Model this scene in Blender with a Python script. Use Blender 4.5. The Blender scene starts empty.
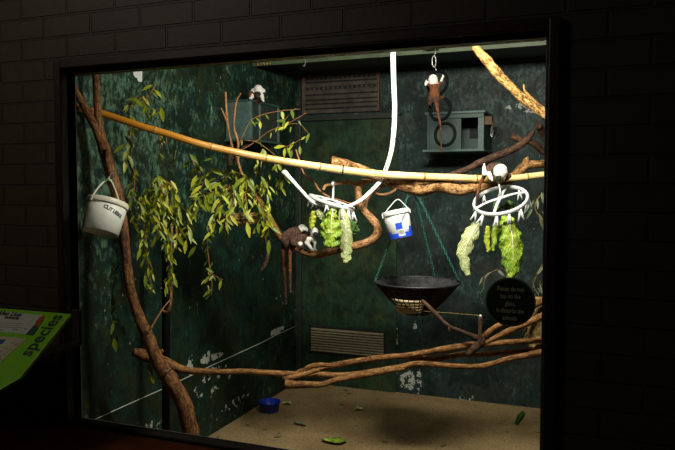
import bpy, bmesh, math, random
from mathutils import Vector, Matrix, noise

C = bpy.context.scene.collection
PI = math.pi
rnd = random.Random(7)

# ------------------------------------------------------------------ camera
F = 690.0
EYE = Vector((0, 0, 1.5))
YAW, PITCH = math.radians(21.7), math.radians(-3.07)
fwd = Vector((-math.sin(YAW) * math.cos(PITCH), math.cos(YAW) * math.cos(PITCH), math.sin(PITCH)))
rgt = Vector((math.cos(YAW), math.sin(YAW), 0))
upv = rgt.cross(fwd)

cd = bpy.data.cameras.new('camera')
cam = bpy.data.objects.new('camera', cd)
C.objects.link(cam)
cam.matrix_world = Matrix((
    (rgt.x, upv.x, -fwd.x, EYE.x),
    (rgt.y, upv.y, -fwd.y, EYE.y),
    (rgt.z, upv.z, -fwd.z, EYE.z),
    (0, 0, 0, 1)))
cd.sensor_width = 36
cd.lens = F / 675 * 36
cd.clip_start = 0.05
bpy.context.scene.camera = cam


def ray(x, y):
    return fwd + rgt * ((x - 337.5) / F) + upv * ((225 - y) / F)


def P(x, y, Z):                       # point at a measured distance along the viewing axis
    return EYE + ray(x, y) * Z


def PY(x, y, Y):
    r = ray(x, y)
    return EYE + r * (Y / r.y)


def PX(x, y, X):
    r = ray(x, y)
    return EYE + r * (X / r.x)


def PZ(x, y, z):
    r = ray(x, y)
    return EYE + r * ((z - EYE.z) / r.z)


# ------------------------------------------------------------------ materials
def new_mat(name):
    m = bpy.data.materials.new(name)
    m.use_nodes = True
    nt = m.node_tree
    nt.nodes.clear()
    out = nt.nodes.new('ShaderNodeOutputMaterial')
    b = nt.nodes.new('ShaderNodeBsdfPrincipled')
    nt.links.new(b.outputs[0], out.inputs[0])
    return m, nt, b, out


def N(nt, typ, **kw):
    n = nt.nodes.new(typ)
    for k, v in kw.items():
        if k.startswith('i_'):
            n.inputs[k[2:].replace('_', ' ')].default_value = v
        else:
            setattr(n, k, v)
    return n


def ramp(nt, src, stops):
    r = nt.nodes.new('ShaderNodeValToRGB')
    el = r.color_ramp.elements
    while len(el) > 1:
        el.remove(el[-1])
    el[0].position = stops[0][0]
    el[0].color = (*stops[0][1], 1)
    for p, c in stops[1:]:
        e = el.new(p)
        e.color = (*c, 1)
    nt.links.new(src, r.inputs[0])
    return r


def mixc(nt, fac, a, b, mode='MIX'):
    m = nt.nodes.new('ShaderNodeMix')
    m.data_type = 'RGBA'
    m.blend_type = mode
    for sock, v in ((0, fac), (6, a), (7, b)):
        if hasattr(v, 'is_output'):
            nt.links.new(v, m.inputs[sock])
        elif isinstance(v, (int, float)):
            m.inputs[sock].default_value = v
        else:
            m.inputs[sock].default_value = (*v, 1)
    return m.outputs[2]


def math_(nt, op, a, b=None, c=None, clamp=False):
    m = nt.nodes.new('ShaderNodeMath')
    m.operation = op
    m.use_clamp = clamp
    for i, v in enumerate((a, b, c)):
        if v is None:
            continue
        if hasattr(v, 'is_output'):
            nt.links.new(v, m.inputs[i])
        else:
            m.inputs[i].default_value = v
    return m.outputs[0]


def coords(nt, scale=(1, 1, 1), loc=(0, 0, 0), rot=(0, 0, 0)):
    t = nt.nodes.new('ShaderNodeTexCoord')
    mp = nt.nodes.new('ShaderNodeMapping')
    mp.inputs['Scale'].default_value = scale
    mp.inputs['Location'].default_value = loc
    mp.inputs['Rotation'].default_value = rot
    nt.links.new(t.outputs['Object'], mp.inputs[0])
    return mp.outputs[0]


def tex_noise(nt, vec, scale, detail=4, rough=.6, dist=0.):
    n = nt.nodes.new('ShaderNodeTexNoise')
    n.inputs['Scale'].default_value = scale
    n.inputs['Detail'].default_value = detail
    n.inputs['Roughness'].default_value = rough
    n.inputs['Distortion'].default_value = dist
    nt.links.new(vec, n.inputs['Vector'])
    return n.outputs['Fac']


def bump(nt, b, h, strength=.4, dist=.01):
    bp = nt.nodes.new('ShaderNodeBump')
    bp.inputs['Strength'].default_value = strength
    bp.inputs['Distance'].default_value = dist
    nt.links.new(h, bp.inputs['Height'])
    nt.links.new(bp.outputs[0], b.inputs['Normal'])


def plain(name, col, rough=.5, metal=0., var=.18, scale=25, spec=None):
    m, nt, b, out = new_mat(name)
    v = coords(nt)
    n = tex_noise(nt, v, scale, 4)
    dark = tuple(c * (1 - var) for c in col)
    lite = tuple(min(1, c * (1 + var)) for c in col)
    r = ramp(nt, n, [(.3, dark), (.7, lite)])
    nt.links.new(r.outputs[0], b.inputs['Base Color'])
    b.inputs['Roughness'].default_value = rough
    b.inputs['Metallic'].default_value = metal
    if spec is not None:
        b.inputs['Specular IOR Level'].default_value = spec
    return m


def bark(name, dark, mid, lite, scale=2.2, bumpd=.004, rough=.75, lo=.42, hi=.58):
    m, nt, b, out = new_mat(name)
    at = nt.nodes.new('ShaderNodeAttribute'); at.attribute_name = 'grain'
    v = at.outputs['Vector']
    n1 = tex_noise(nt, v, scale, 6, .68, .5)
    n2 = tex_noise(nt, v, scale * 3.2, 4, .7)
    n3 = tex_noise(nt, coords(nt), 9, 3, .5)
    mixn = math_(nt, 'ADD', math_(nt, 'MULTIPLY', n1, .5), math_(nt, 'ADD', math_(nt, 'MULTIPLY', n2, .3), math_(nt, 'MULTIPLY', n3, .2)))
    r = ramp(nt, mixn, [(lo, dark), (.5, mid), (hi, lite)])
    nt.links.new(r.outputs[0], b.inputs['Base Color'])
    b.inputs['Roughness'].default_value = rough
    b.inputs['Specular IOR Level'].default_value = .25
    n4 = tex_noise(nt, v, scale * 1.1, 3, .8, 1.5)
    ck = ramp(nt, n4, [(.40, (1, 1, 1)), (.46, (0, 0, 0))]).outputs[0]
    c = mixc(nt, math_(nt, 'MULTIPLY', ck, .7), r.outputs[0], tuple(x * .45 for x in dark))
    nt.links.new(c, b.inputs['Base Color'])
    bump(nt, b, mixn, .9, bumpd)
    return m


def leaf_mat(name, c1, c2, c3, trans=.3, rough=.45):
    m, nt, b, out = new_mat(name)
    g = nt.nodes.new('ShaderNodeNewGeometry')
    v = coords(nt)
    n = tex_noise(nt, v, 40, 3)
    f = math_(nt, 'ADD', math_(nt, 'MULTIPLY', g.outputs['Random Per Island'], .75), math_(nt, 'MULTIPLY', n, .25))
    r = ramp(nt, f, [(.12, c1), (.5, c2), (.9, c3)])
    nt.links.new(r.outputs[0], b.inputs['Base Color'])
    b.inputs['Roughness'].default_value = rough
    t = nt.nodes.new('ShaderNodeBsdfTranslucent')
    nt.links.new(r.outputs[0], t.inputs[0])
    mx = nt.nodes.new('ShaderNodeMixShader')
    mx.inputs[0].default_value = trans
    nt.links.new(b.outputs[0], mx.inputs[1])
    nt.links.new(t.outputs[0], mx.inputs[2])
    nt.links.new(mx.outputs[0], out.inputs[0])
    return m


def region_mask(nt, vec, centre, size, soft=.35):
    """1 inside an ellipsoid of half-size `size` round `centre` (object coordinates), falling to 0 outside."""
    s = nt.nodes.new('ShaderNodeVectorMath'); s.operation = 'SUBTRACT'
    nt.links.new(vec, s.inputs[0]); s.inputs[1].default_value = centre
    d = nt.nodes.new('ShaderNodeVectorMath'); d.operation = 'DIVIDE'
    nt.links.new(s.outputs[0], d.inputs[0]); d.inputs[1].default_value = size
    l = nt.nodes.new('ShaderNodeVectorMath'); l.operation = 'LENGTH'
    nt.links.new(d.outputs[0], l.inputs[0])
    mr = nt.nodes.new('ShaderNodeMapRange')
    mr.inputs['From Min'].default_value = 1 + soft
    mr.inputs['From Max'].default_value = 1 - soft
    nt.links.new(l.outputs['Value'], mr.inputs['Value'])
    return mr.outputs[0]


def wall_paint(name, base, teal, olive, pale, worn=(), flakes=(), pale_lo=.53, chips=.0, amount=.55):
    m, nt, b, out = new_mat(name)
    v = coords(nt)
    n1 = tex_noise(nt, v, 2.6, 5, .6, .8)
    n2 = tex_noise(nt, coords(nt, (6, 6, 1.3)), 3.2, 6, .7, .6)
    n3 = tex_noise(nt, v, 13, 8, .78, .5)
    n4 = tex_noise(nt, v, 5.5, 4, .6, .4)
    n5 = tex_noise(nt, coords(nt, (1, 1, .55)), 42, 5, .7)
    c = ramp(nt, n1, [(.36, base), (.5, teal), (.63, olive)]).outputs[0]
    f = ramp(nt, n2, [(.45, (0, 0, 0)), (.62, (1, 1, 1))]).outputs[0]
    c = mixc(nt, math_(nt, 'MULTIPLY', f, .6), c, tuple(x * 1.5 for x in teal))
    dk = ramp(nt, n4, [(.40, (1, 1, 1)), (.54, (0, 0, 0))]).outputs[0]
    c = mixc(nt, math_(nt, 'MULTIPLY', dk, .75), c, tuple(x * .3 for x in base))
    # worn pale scuffs, denser or sparser by region
    sc = math_(nt, 'ADD', math_(nt, 'MULTIPLY', n3, .40), math_(nt, 'ADD', math_(nt, 'MULTIPLY', n4, .20), math_(nt, 'MULTIPLY', n5, .40)))
    for ctr, size, up_ in worn:
        sc = math_(nt, 'ADD', sc, math_(nt, 'MULTIPLY', region_mask(nt, v, ctr, size, .7), up_))
    pf = ramp(nt, sc, [(pale_lo, (0, 0, 0)), (pale_lo + .07, (1, 1, 1))]).outputs[0]
    c = mixc(nt, math_(nt, 'MULTIPLY', pf, amount), c, pale)
    ov = ramp(nt, tex_noise(nt, v, 7, 4, .6), [(.54, (0, 0, 0)), (.62, (1, 1, 1))]).outputs[0]
    c = mixc(nt, math_(nt, 'MULTIPLY', ov, .6), c, tuple(x * 1.3 for x in olive))
    dk2 = ramp(nt, n5, [(.38, (1, 1, 1)), (.5, (0, 0, 0))]).outputs[0]
    c = mixc(nt, math_(nt, 'MULTIPLY', dk2, .6), c, tuple(x * .35 for x in base))
    # small chips
    vo = tex_noise(nt, coords(nt, (1, 1, .5)), 38, 3, .5)
    ch = ramp(nt, vo, [(.735 - chips, (0, 0, 0)), (.745 - chips, (1, 1, 1))]).outputs[0]
    c = mixc(nt, math_(nt, 'MULTIPLY', ch, .8), c, (.30, .34, .28))
    # big flaked areas with a place of their own
    for ctr, size, thr in flakes:
        mk = region_mask(nt, v, ctr, size, .5)
        fn = tex_noise(nt, v, 24, 5, .65)
        ff = math_(nt, 'GREATER_THAN', math_(nt, 'MULTIPLY', mk, fn), thr)
        c = mixc(nt, ff, c, (.40, .41, .36))
    nt.links.new(c, b.inputs['Base Color'])
    b.inputs['Roughness'].default_value = .62
    b.inputs['Specular IOR Level'].default_value = .25
    bump(nt, b, sc, .5, .01)
    return m


def brick_mat():
    m, nt, b, out = new_mat('dark_painted_brick')
    t = nt.nodes.new('ShaderNodeTexCoord')
    sp = nt.nodes.new('ShaderNodeSeparateXYZ')
    nt.links.new(t.outputs['Object'], sp.inputs[0])
    cb = nt.nodes.new('ShaderNodeCombineXYZ')
    nt.links.new(math_(nt, 'ADD', sp.outputs[0], 12.0 + BRICK_DX), cb.inputs[0])
    nt.links.new(math_(nt, 'ADD', sp.outputs[2], BRICK_DZ), cb.inputs[1])
    br = nt.nodes.new('ShaderNodeTexBrick')
    nt.links.new(cb.outputs[0], br.inputs['Vector'])
    br.inputs['Scale'].default_value = 1
    br.inputs['Brick Width'].default_value = .240
    br.inputs['Row Height'].default_value = .086
    br.inputs['Mortar Size'].default_value = .006
    br.inputs['Mortar Smooth'].default_value = .4
    br.inputs['Color1'].default_value = (.046, .036, .018, 1)
    br.inputs['Color2'].default_value = (.036, .029, .015, 1)
    br.inputs['Mortar'].default_value = (.028, .022, .013, 1)
    n = tex_noise(nt, t.outputs['Object'], 30, 5)
    c = mixc(nt, .3, br.outputs['Color'], ramp(nt, n, [(.3, (.03, .024, .014)), (.7, (.06, .046, .026))]).outputs[0])
    nt.links.new(c, b.inputs['Base Color'])
    b.inputs['Roughness'].default_value = .55
    h = math_(nt, 'ADD', math_(nt, 'MULTIPLY', br.outputs['Fac'], -1.0), math_(nt, 'MULTIPLY', n, .12))
    bump(nt, b, h, .9, .008)
    return m


BRICK_DX, BRICK_DZ = 0.02, 0.038


def sand_mat():
    m, nt, b, out = new_mat('sand_floor')
    v = coords(nt)
    n1 = tex_noise(nt, v, 3, 4)
    n2 = tex_noise(nt, v, 75, 6, .8)
    n3 = tex_noise(nt, v, 30, 5, .75)
    n4 = tex_noise(nt, v, 11, 5, .7)
    c = ramp(nt, n1, [(.36, (.28, .185, .075)), (.64, (.43, .30, .135))]).outputs[0]
    c = mixc(nt, math_(nt, 'MULTIPLY', ramp(nt, n2, [(.40, (1, 1, 1)), (.54, (0, 0, 0))]).outputs[0], .65), c, (.12, .075, .03))
    c = mixc(nt, math_(nt, 'MULTIPLY', ramp(nt, n2, [(.56, (0, 0, 0)), (.66, (1, 1, 1))]).outputs[0], .5), c, (.58, .44, .22))
    c = mixc(nt, math_(nt, 'MULTIPLY', ramp(nt, n4, [(.58, (0, 0, 0)), (.66, (1, 1, 1))]).outputs[0], .45), c, (.15, .10, .04))
    c = mixc(nt, ramp(nt, n3, [(.655, (0, 0, 0)), (.69, (1, 1, 1))]).outputs[0], c, (.045, .035, .012))
    nt.links.new(c, b.inputs['Base Color'])
    b.inputs['Roughness'].default_value = .9
    bump(nt, b, math_(nt, 'ADD', n3, n2), .8, .012)
    return m


def glass_mat():
    m, nt, b, out = new_mat('window_glass')
    nt.nodes.remove(b)
    tr = nt.nodes.new('ShaderNodeBsdfTransparent')
    tr.inputs[0].default_value = (.97, .985, .97, 1)
    gl = nt.nodes.new('ShaderNodeBsdfGlossy')
    gl.inputs['Roughness'].default_value = .02
    fr = nt.nodes.new('ShaderNodeFresnel')
    fr.inputs[0].default_value = 1.3
    mx = nt.nodes.new('ShaderNodeMixShader')
    nt.links.new(fr.outputs[0], mx.inputs[0])
    nt.links.new(tr.outputs[0], mx.inputs[1])
    nt.links.new(gl.outputs[0], mx.inputs[2])
    nt.links.new(mx.outputs[0], out.inputs[0])
    return m


def bamboo_mat():
    m, nt, b, out = new_mat('bamboo')
    ag = nt.nodes.new('ShaderNodeAttribute'); ag.attribute_name = 'grain'
    v = ag.outputs['Vector']
    n = tex_noise(nt, coords(nt), 9, 4)
    n2 = tex_noise(nt, v, 3, 4)
    c = ramp(nt, n, [(.3, (.60, .39, .12)), (.55, (.72, .55, .24)), (.75, (.78, .65, .34))]).outputs[0]
    c = mixc(nt, ramp(nt, n2, [(.6, (0, 0, 0)), (.7, (1, 1, 1))]).outputs[0], c, (.36, .21, .07))
    at = nt.nodes.new('ShaderNodeAttribute'); at.attribute_name = 'tone'
    c = mixc(nt, ramp(nt, at.outputs['Fac'], [(0, (0, 0, 0)), (.8, (1, 1, 1))]).outputs[0], c, (.46, .185, .012))
    c = mixc(nt, math_(nt, 'GREATER_THAN', at.outputs['Fac'], 1.2), c, (.22, .11, .035))
    nt.links.new(c, b.inputs['Base Color'])
    b.inputs['Roughness'].default_value = .35
    bump(nt, b, n2, .15, .003)
    return m


def lettuce_mat(name, pale, mid, green, scale=26, trans=.35, vein=.35):
    m, nt, b, out = new_mat(name)
    v = coords(nt)
    at = nt.nodes.new('ShaderNodeAttribute'); at.attribute_name = 'tone'
    n = tex_noise(nt, v, scale, 5, .6, .5)
    n = ramp(nt, n, [(.34, (0, 0, 0)), (.66, (1, 1, 1))]).outputs[0]
    f = math_(nt, 'ADD', math_(nt, 'MULTIPLY', n, .45), math_(nt, 'MULTIPLY', at.outputs['Fac'], .8))
    r = ramp(nt, f, [(.15, pale), (.5, mid), (.95, green)])
    ga = nt.nodes.new('ShaderNodeAttribute'); ga.attribute_name = 'grain'
    wv = nt.nodes.new('ShaderNodeTexWave'); wv.wave_type = 'BANDS'; wv.bands_direction = 'Y'
    wv.inputs['Scale'].default_value = 1.0; wv.inputs['Distortion'].default_value = 2.2; wv.inputs['Detail'].default_value = 2
    nt.links.new(ga.outputs['Vector'], wv.inputs['Vector'])
    ve = ramp(nt, wv.outputs['Fac'], [(.62, (0, 0, 0)), (.86, (1, 1, 1))]).outputs[0]
    col = mixc(nt, math_(nt, 'MULTIPLY', ve, vein), r.outputs[0], tuple(min(1, x * 1.15) for x in pale))
    dkv = ramp(nt, wv.outputs['Fac'], [(.10, (1, 1, 1)), (.34, (0, 0, 0))]).outputs[0]
    col = mixc(nt, math_(nt, 'MULTIPLY', dkv, vein), col, tuple(x * .8 for x in green))
    nt.links.new(col, b.inputs['Base Color'])
    b.inputs['Roughness'].default_value = .4
    bump(nt, b, n, .6, .006)
    t = nt.nodes.new('ShaderNodeBsdfTranslucent')
    nt.links.new(col, t.inputs[0])
    mx = nt.nodes.new('ShaderNodeMixShader'); mx.inputs[0].default_value = trans
    nt.links.new(b.outputs[0], mx.inputs[1]); nt.links.new(t.outputs[0], mx.inputs[2])
    nt.links.new(mx.outputs[0], out.inputs[0])
    return m


def fur_mat(name, dark, lite, scale=120):
    m, nt, b, out = new_mat(name)
    v = coords(nt, (1, 1, .45))
    n = tex_noise(nt, v, scale, 5, .7)
    r = ramp(nt, n, [(.35, dark), (.65, lite)])
    nt.links.new(r.outputs[0], b.inputs['Base Color'])
    b.inputs['Roughness'].default_value = .85
    b.inputs['Specular IOR Level'].default_value = .15
    bump(nt, b, n, .8, .004)
    return m


BACK_Y, LEFT_X, RIGHT_X, FRONT_Y = 4.81, -2.24, 0.95, 2.22

M = {}
M['brick'] = brick_mat()
M['frame'] = plain('dark_red_brown_timber', (.020, .006, .005), .45, var=.3)
M['stop'] = plain('dark_grey_brown_stop', (.06, .048, .052), .5, var=.2)
M['ledge'] = plain('red_brown_varnished_timber', (.15, .035, .012), .6, var=.35, scale=6, spec=.12)
M['gallery'] = plain('dark_gallery_floor', (.05, .045, .04), .8)
M['glass'] = glass_mat()
M['sand'] = sand_mat()
lf = [(PX(190, 366, LEFT_X), (.3, .06, .10), .49), (PX(207, 358, LEFT_X), (.3, .10, .05), .46), (PX(217, 356, LEFT_X), (.3, .10, .03), .45),
      (PX(277, 331, LEFT_X), (.3, .16, .035), .43), (PX(212, 382, LEFT_X), (.3, .4, .16), .60),
      (PX(150, 428, LEFT_X), (.3, .3, .06), .56), (PX(236, 402, LEFT_X), (.3, .3, .05), .57)]
wn = [(PX(115, 120, LEFT_X), (.3, .42, .50), .045), (PX(100, 200, LEFT_X), (.3, .18, .5), .015), (PX(170, 150, LEFT_X), (.3, .35, .35), .02), (PX(150, 400, LEFT_X), (.3, .9, .35), -.05), (PX(240, 300, LEFT_X), (.3, .6, .4), -.05)]
M['wall_left'] = wall_paint('mottled_green_paint', (.008, .021, .010), (.005, .025, .018), (.015, .022, .006), (.11, .20, .13), wn, lf, chips=.012, amount=.6)
bf = [(PY(408, 381, BACK_Y), (.09, .3, .12), .47), (PY(419, 381, BACK_Y), (.03, .3, .13), .45), (PY(397, 350, BACK_Y), (.012, .3, .34), .55),
      (PY(415, 327, BACK_Y), (.025, .3, .06), .5), (PY(525, 108, BACK_Y), (.25, .3, .06), .54), (PY(470, 400, BACK_Y), (.5, .3, .04), .62)]
wn = [(PY(470, 90, BACK_Y), (.75, .4, .30), .035), (PY(520, 110, BACK_Y), (.3, .4, .25), .03), (PY(430, 225, BACK_Y), (.3, .4, .3), .015)]
M['wall_back'] = wall_paint('dark_blue_green_paint', (.014, .026, .024), (.014, .034, .031), (.024, .032, .025), (.10, .15, .135), wn, bf, pale_lo=.54, chips=-.01)
M['door'] = wall_paint('olive_green_door_paint', (.016, .034, .015), (.014, .042, .022), (.032, .044, .014), (.05, .085, .045), (), (), pale_lo=.55, chips=-.06, amount=.4)
M['soffit'] = plain('sage_green_paint', (.055, .078, .038), .6, var=.25, scale=8)
M['ceiling'] = plain('grey_green_ceiling', (.12, .15, .12), .8)
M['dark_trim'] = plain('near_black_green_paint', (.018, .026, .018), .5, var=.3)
M['trunk'] = bark('reddish_brown_bark', (.030, .011, .004), (.15, .060, .018), (.30, .145, .05), 2.0)
M['branch'] = bark('brown_branch_bark', (.045, .018, .007), (.22, .10, .035), (.44, .25, .105), 2.2)
M['gnarl'] = bark('gnarled_golden_bark', (.025, .010, .003), (.24, .11, .032), (.54, .32, .13), 1.7, .008)
M['gold'] = bark('peeling_golden_bark', (.06, .022, .004), (.40, .22, .055), (.66, .46, .18), 2.4, .006, lo=.43, hi=.57)
M['darkbranch'] = bark('dark_brown_bark', (.014, .007, .005), (.055, .026, .013), (.14, .072, .038), 2.2)
M['lowbranch'] = bark('smooth_tan_bark', (.05, .018, .004), (.20, .088, .024), (.36, .18, .06), 1.8, .004)
M['twig'] = bark('orange_brown_twig', (.08, .03, .012), (.25, .11, .04), (.40, .21, .085), 2.2, .002)
M['bamboo'] = bamboo_mat()
M['white'] = plain('white_plastic', (.56, .57, .56), .35, var=.05)
M['bucket'] = plain('weathered_white_plastic', (.80, .82, .74), .4, var=.08, scale=12)
M['cream'] = plain('cream_plastic_lid', (.74, .70, .56), .4, var=.08)
M['blue'] = plain('blue_print', (.012, .055, .50), .4, var=.1)
M['grey'] = plain('grey_print', (.22, .23, .22), .5, var=.5, scale=180)
M['palegrey'] = plain('pale_grey_print', (.50, .54, .52), .5, var=.25, scale=120)
M['ink'] = plain('black_marker_ink', (.012, .012, .015), .5)
M['rope'] = plain('white_webbing', (.70, .70, .67), .7, var=.06, scale=200)
M['black'] = plain('black_rubber', (.003, .003, .003), .7, spec=.08)
M['blackwire'] = plain('black_coated_wire', (.010, .010, .011), .5)
M['steel'] = plain('galvanised_steel', (.50, .50, .47), .35, .9)
M['greenchain'] = plain('green_plastic_chain', (.014, .12, .085), .45)
M['boxgreen'] = plain('blue_green_box_paint', (.022, .052, .045), .5, var=.4, scale=9)
M['boxlite'] = plain('pale_blue_green_edge', (.055, .10, .09), .5, var=.3)
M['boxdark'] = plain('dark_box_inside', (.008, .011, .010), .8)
M['rust'] = plain('rusty_brown_metal', (.085, .045, .022), .7, var=.6)
M['ventwood'] = plain('weathered_grey_brown_metal', (.050, .040, .030), .65, var=.6, scale=14)
M['ventdark'] = plain('dark_vent_gap', (.010, .009, .008), .8)
M['ventbeige'] = plain('beige_louvre', (.26, .22, .13), .5, var=.15)
M['bluebowl'] = plain('cobalt_blue_plastic', (.006, .03, .36), .3, var=.1)
M['tub'] = plain('cream_tub', (.40, .32, .18), .5, var=.15)
M['straw'] = plain('dry_straw', (.26, .17, .055), .8, var=.4)
M['wicker'] = bark('woven_fibre', (.06, .035, .01), (.22, .14, .045), (.38, .27, .10), 4, .004)
M['signface'] = plain('dark_green_vinyl', (.020, .030, .014), .6, var=.1, spec=.2)
M['signrim'] = plain('grey_green_vinyl_edge', (.10, .17, .10), .5)
M['signtext'] = plain('faded_grey_lettering', (.36, .37, .24), .6)
M['lime'] = plain('lime_green_board', (.20, .52, .012), .4, var=.08)
M['limedge'] = plain('pale_lime_edge', (.42, .72, .12), .4)
M['paper'] = plain('off_white_print', (.50, .52, .44), .5, var=.06, scale=9)
M['paper2'] = plain('parchment_map_print', (.50, .46, .30), .5, var=.2, scale=14)
M['orangefur'] = plain('orange_brown_print', (.36, .075, .012), .5, var=.45, scale=60)
M['printgreen'] = plain('dark_green_print', (.012, .055, .045), .5, var=.3)
M['printtext'] = plain('dark_green_lettering', (.012, .035, .008), .5)
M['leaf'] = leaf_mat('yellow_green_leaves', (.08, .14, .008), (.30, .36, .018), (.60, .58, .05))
M['leafdim'] = leaf_mat('dimmed_leaves', (.06, .10, .010), (.20, .25, .018), (.42, .43, .05))  # dimmer copy of the leaf colours for clumps in weak light
M['leafgrey'] = leaf_mat('grey_green_leaves', (.12, .17, .09), (.22, .28, .16), (.32, .37, .22))
M['lettuce'] = lettuce_mat('bright_lettuce', (.60, .62, .14), (.28, .43, .015), (.06, .18, .006), trans=.25)
M['napa'] = lettuce_mat('pale_cabbage', (.72, .72, .50), (.50, .54, .18), (.26, .36, .06), 60, trans=.25, vein=.8)
M['yellowleaf'] = lettuce_mat('yellowing_lettuce', (.70, .66, .08), (.46, .50, .03), (.16, .28, .01))
M['rib'] = plain('pale_leaf_rib', (.70, .72, .46), .45)
M['darkgreen'] = leaf_mat('dark_curly_greens', (.02, .06, .01), (.05, .12, .02), (.10, .2, .04))
M['drop'] = leaf_mat('fallen_leaf', (.05, .08, .02), (.13, .17, .04), (.30, .30, .12), .1)
M['fur_brown'] = fur_mat('dark_brown_fur', (.020, .011, .008), (.10, .055, .034))
M['fur_red'] = fur_mat('red_brown_fur', (.06, .020, .010), (.17, .062, .026))
M['fur_white'] = fur_mat('white_fur', (.46, .44, .39), (.78, .76, .71), 160)
M['fur_face'] = fur_mat('black_face_skin', (.012, .010, .010), (.05, .045, .04))
M['eye'] = plain('dark_eye', (.02, .012, .008), .15)
M['signpost'] = plain('dark_bracket_metal', (.03, .024, .022), .5)


# ------------------------------------------------------------------ mesh helpers
class MB:
    def __init__(self):
        self.v, self.f, self.m, self.tone, self.grain = [], [], [], [], []

    def add(self, verts, faces, mat=0, tone=None, grain=None):
        o = len(self.v)
        self.v += [Vector(q) for q in verts]
        self.f += [tuple(i + o for i in f) for f in faces]
        self.m += [mat] * len(faces)
        self.tone += list(tone) if tone is not None else [0.0] * len(verts)
        self.grain += list(grain) if grain is not None else [(q[0] * 20, q[1] * 20, q[2] * 20) for q in verts]
        return self

    def box(self, a, b, mat=0):
        (x0, y0, z0), (x1, y1, z1) = a, b
        x0, x1 = sorted((x0, x1)); y0, y1 = sorted((y0, y1)); z0, z1 = sorted((z0, z1))
        return self.add([(x0, y0, z0), (x1, y0, z0), (x1, y1, z0), (x0, y1, z0),
                         (x0, y0, z1), (x1, y0, z1), (x1, y1, z1), (x0, y1, z1)],
                        [(0, 3, 2, 1), (4, 5, 6, 7), (0, 1, 5, 4), (1, 2, 6, 5), (2, 3, 7, 6), (3, 0, 4, 7)], mat)

    def obox(self, c, ex, ey, ez, mat=0):
        """box with half axes ex, ey, ez round c"""
        c = Vector(c)
        vs = [c + ex * sx + ey * sy + ez * sz for sz in (-1, 1) for sx, sy in ((-1, -1), (1, -1), (1, 1), (-1, 1))]
        return self.add(vs, [(0, 3, 2, 1), (4, 5, 6, 7), (0, 1, 5, 4), (1, 2, 6, 5), (2, 3, 7, 6), (3, 0, 4, 7)], mat)

    def tube(self, pts, rad, seg=10, closed=False, rough=0., freq=18., flat=None, mat=0, caps=True, tones=None):
        n = len(pts)
        if isinstance(rad, (int, float)):
            rad = [rad] * n
        up = None
        rings = []
        for i, q in enumerate(pts):
            if closed:
                t = (pts[(i + 1) % n] - pts[i - 1]).normalized()
            else:
                t = (pts[min(i + 1, n - 1)] - pts[max(i - 1, 0)])
                t = t.normalized() if t.length > 1e-9 else Vector((0, 0, 1))
            if up is None:
                up = Vector((0, 0, 1)) if abs(t.z) < .9 else Vector((1, 0, 0))
                if flat is not None:
                    up = flat[0]
            e1 = (up - t * up.dot(t))
            if e1.length < 1e-6:
                e1 = t.orthogonal()
            e1.normalize()
            e2 = t.cross(e1)
            if flat is None:
                up = e1
            ring = []
            for k in range(seg):
                a = 2 * PI * k / seg
                r = rad[i]
                kx, ky = (1, 1) if flat is None else (flat[1], 1)
                d = e1 * math.cos(a) * kx + e2 * math.sin(a) * ky
                if rough:
                    r *= 1 + rough * noise.noise((q + d * rad[i]) * freq) + rough * .6 * noise.noise((q + d * rad[i]) * freq * 2.7)
                ring.append(q + d * r)
            rings.append(ring)
        vs = [p for r in rings for p in r]
        tn = None
        if tones is not None:
            tn = [tones[i] for i in range(n) for _ in range(seg)]
        fs = []
        for i in range(n if closed else n - 1):
            a, b = i * seg, ((i + 1) % n) * seg
            for k in range(seg):
                k2 = (k + 1) % seg
                fs.append((a + k, a + k2, b + k2, b + k))
        if caps and not closed:
            fs.append(tuple(range(seg - 1, -1, -1)))
            fs.append(tuple((n - 1) * seg + k for k in range(seg)))
        gr, L = [], rnd.random() * 50
        for i in range(n):
            if i:
                L += (pts[i] - pts[i - 1]).length / .06
            gr += [(math.cos(2 * PI * k / seg), math.sin(2 * PI * k / seg), L) for k in range(seg)]
        return self.add(vs, fs, mat, tn, gr)

    def lathe(self, prof, c, ex, ey, ez, seg=32, mat=0, close=False):
        """prof = [(r, h)]; axis ez from c"""
        c = Vector(c)
        vs, fs = [], []
        for r, h in prof:
            for k in range(seg):
                a = 2 * PI * k / seg
                vs.append(c + ez * h + (ex * math.cos(a) + ey * math.sin(a)) * r)
        n = len(prof)
        for i in range(n - 1 if not close else n):
            a, b = i * seg, ((i + 1) % n) * seg
            for k in range(seg):
                k2 = (k + 1) % seg
                fs.append((a + k, a + k2, b + k2, b + k))
        if not close:
            fs.append(tuple(range(seg - 1, -1, -1)))
            fs.append(tuple((n - 1) * seg + k for k in range(seg)))
        return self.add(vs, fs, mat)

    def ball(self, c, r, seg=14, rings=9, sc=(1, 1, 1), basis=None, mat=0):
        c = Vector(c)
        vs, fs = [], []
        for i in range(rings + 1):
            th = PI * i / rings
            for k in range(seg):
                a = 2 * PI * k / seg
                d = Vector((math.sin(th) * math.cos(a) * sc[0], math.sin(th) * math.sin(a) * sc[1], math.cos(th) * sc[2])) * r
                if basis:
                    d = basis[0] * d.x + basis[1] * d.y + basis[2] * d.z
                vs.append(c + d)
        for i in range(rings):
            for k in range(seg):
                k2 = (k + 1) % seg
                fs.append((i * seg + k, (i + 1) * seg + k, (i + 1) * seg + k2, i * seg + k2))
        return self.add(vs, fs, mat)

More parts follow.
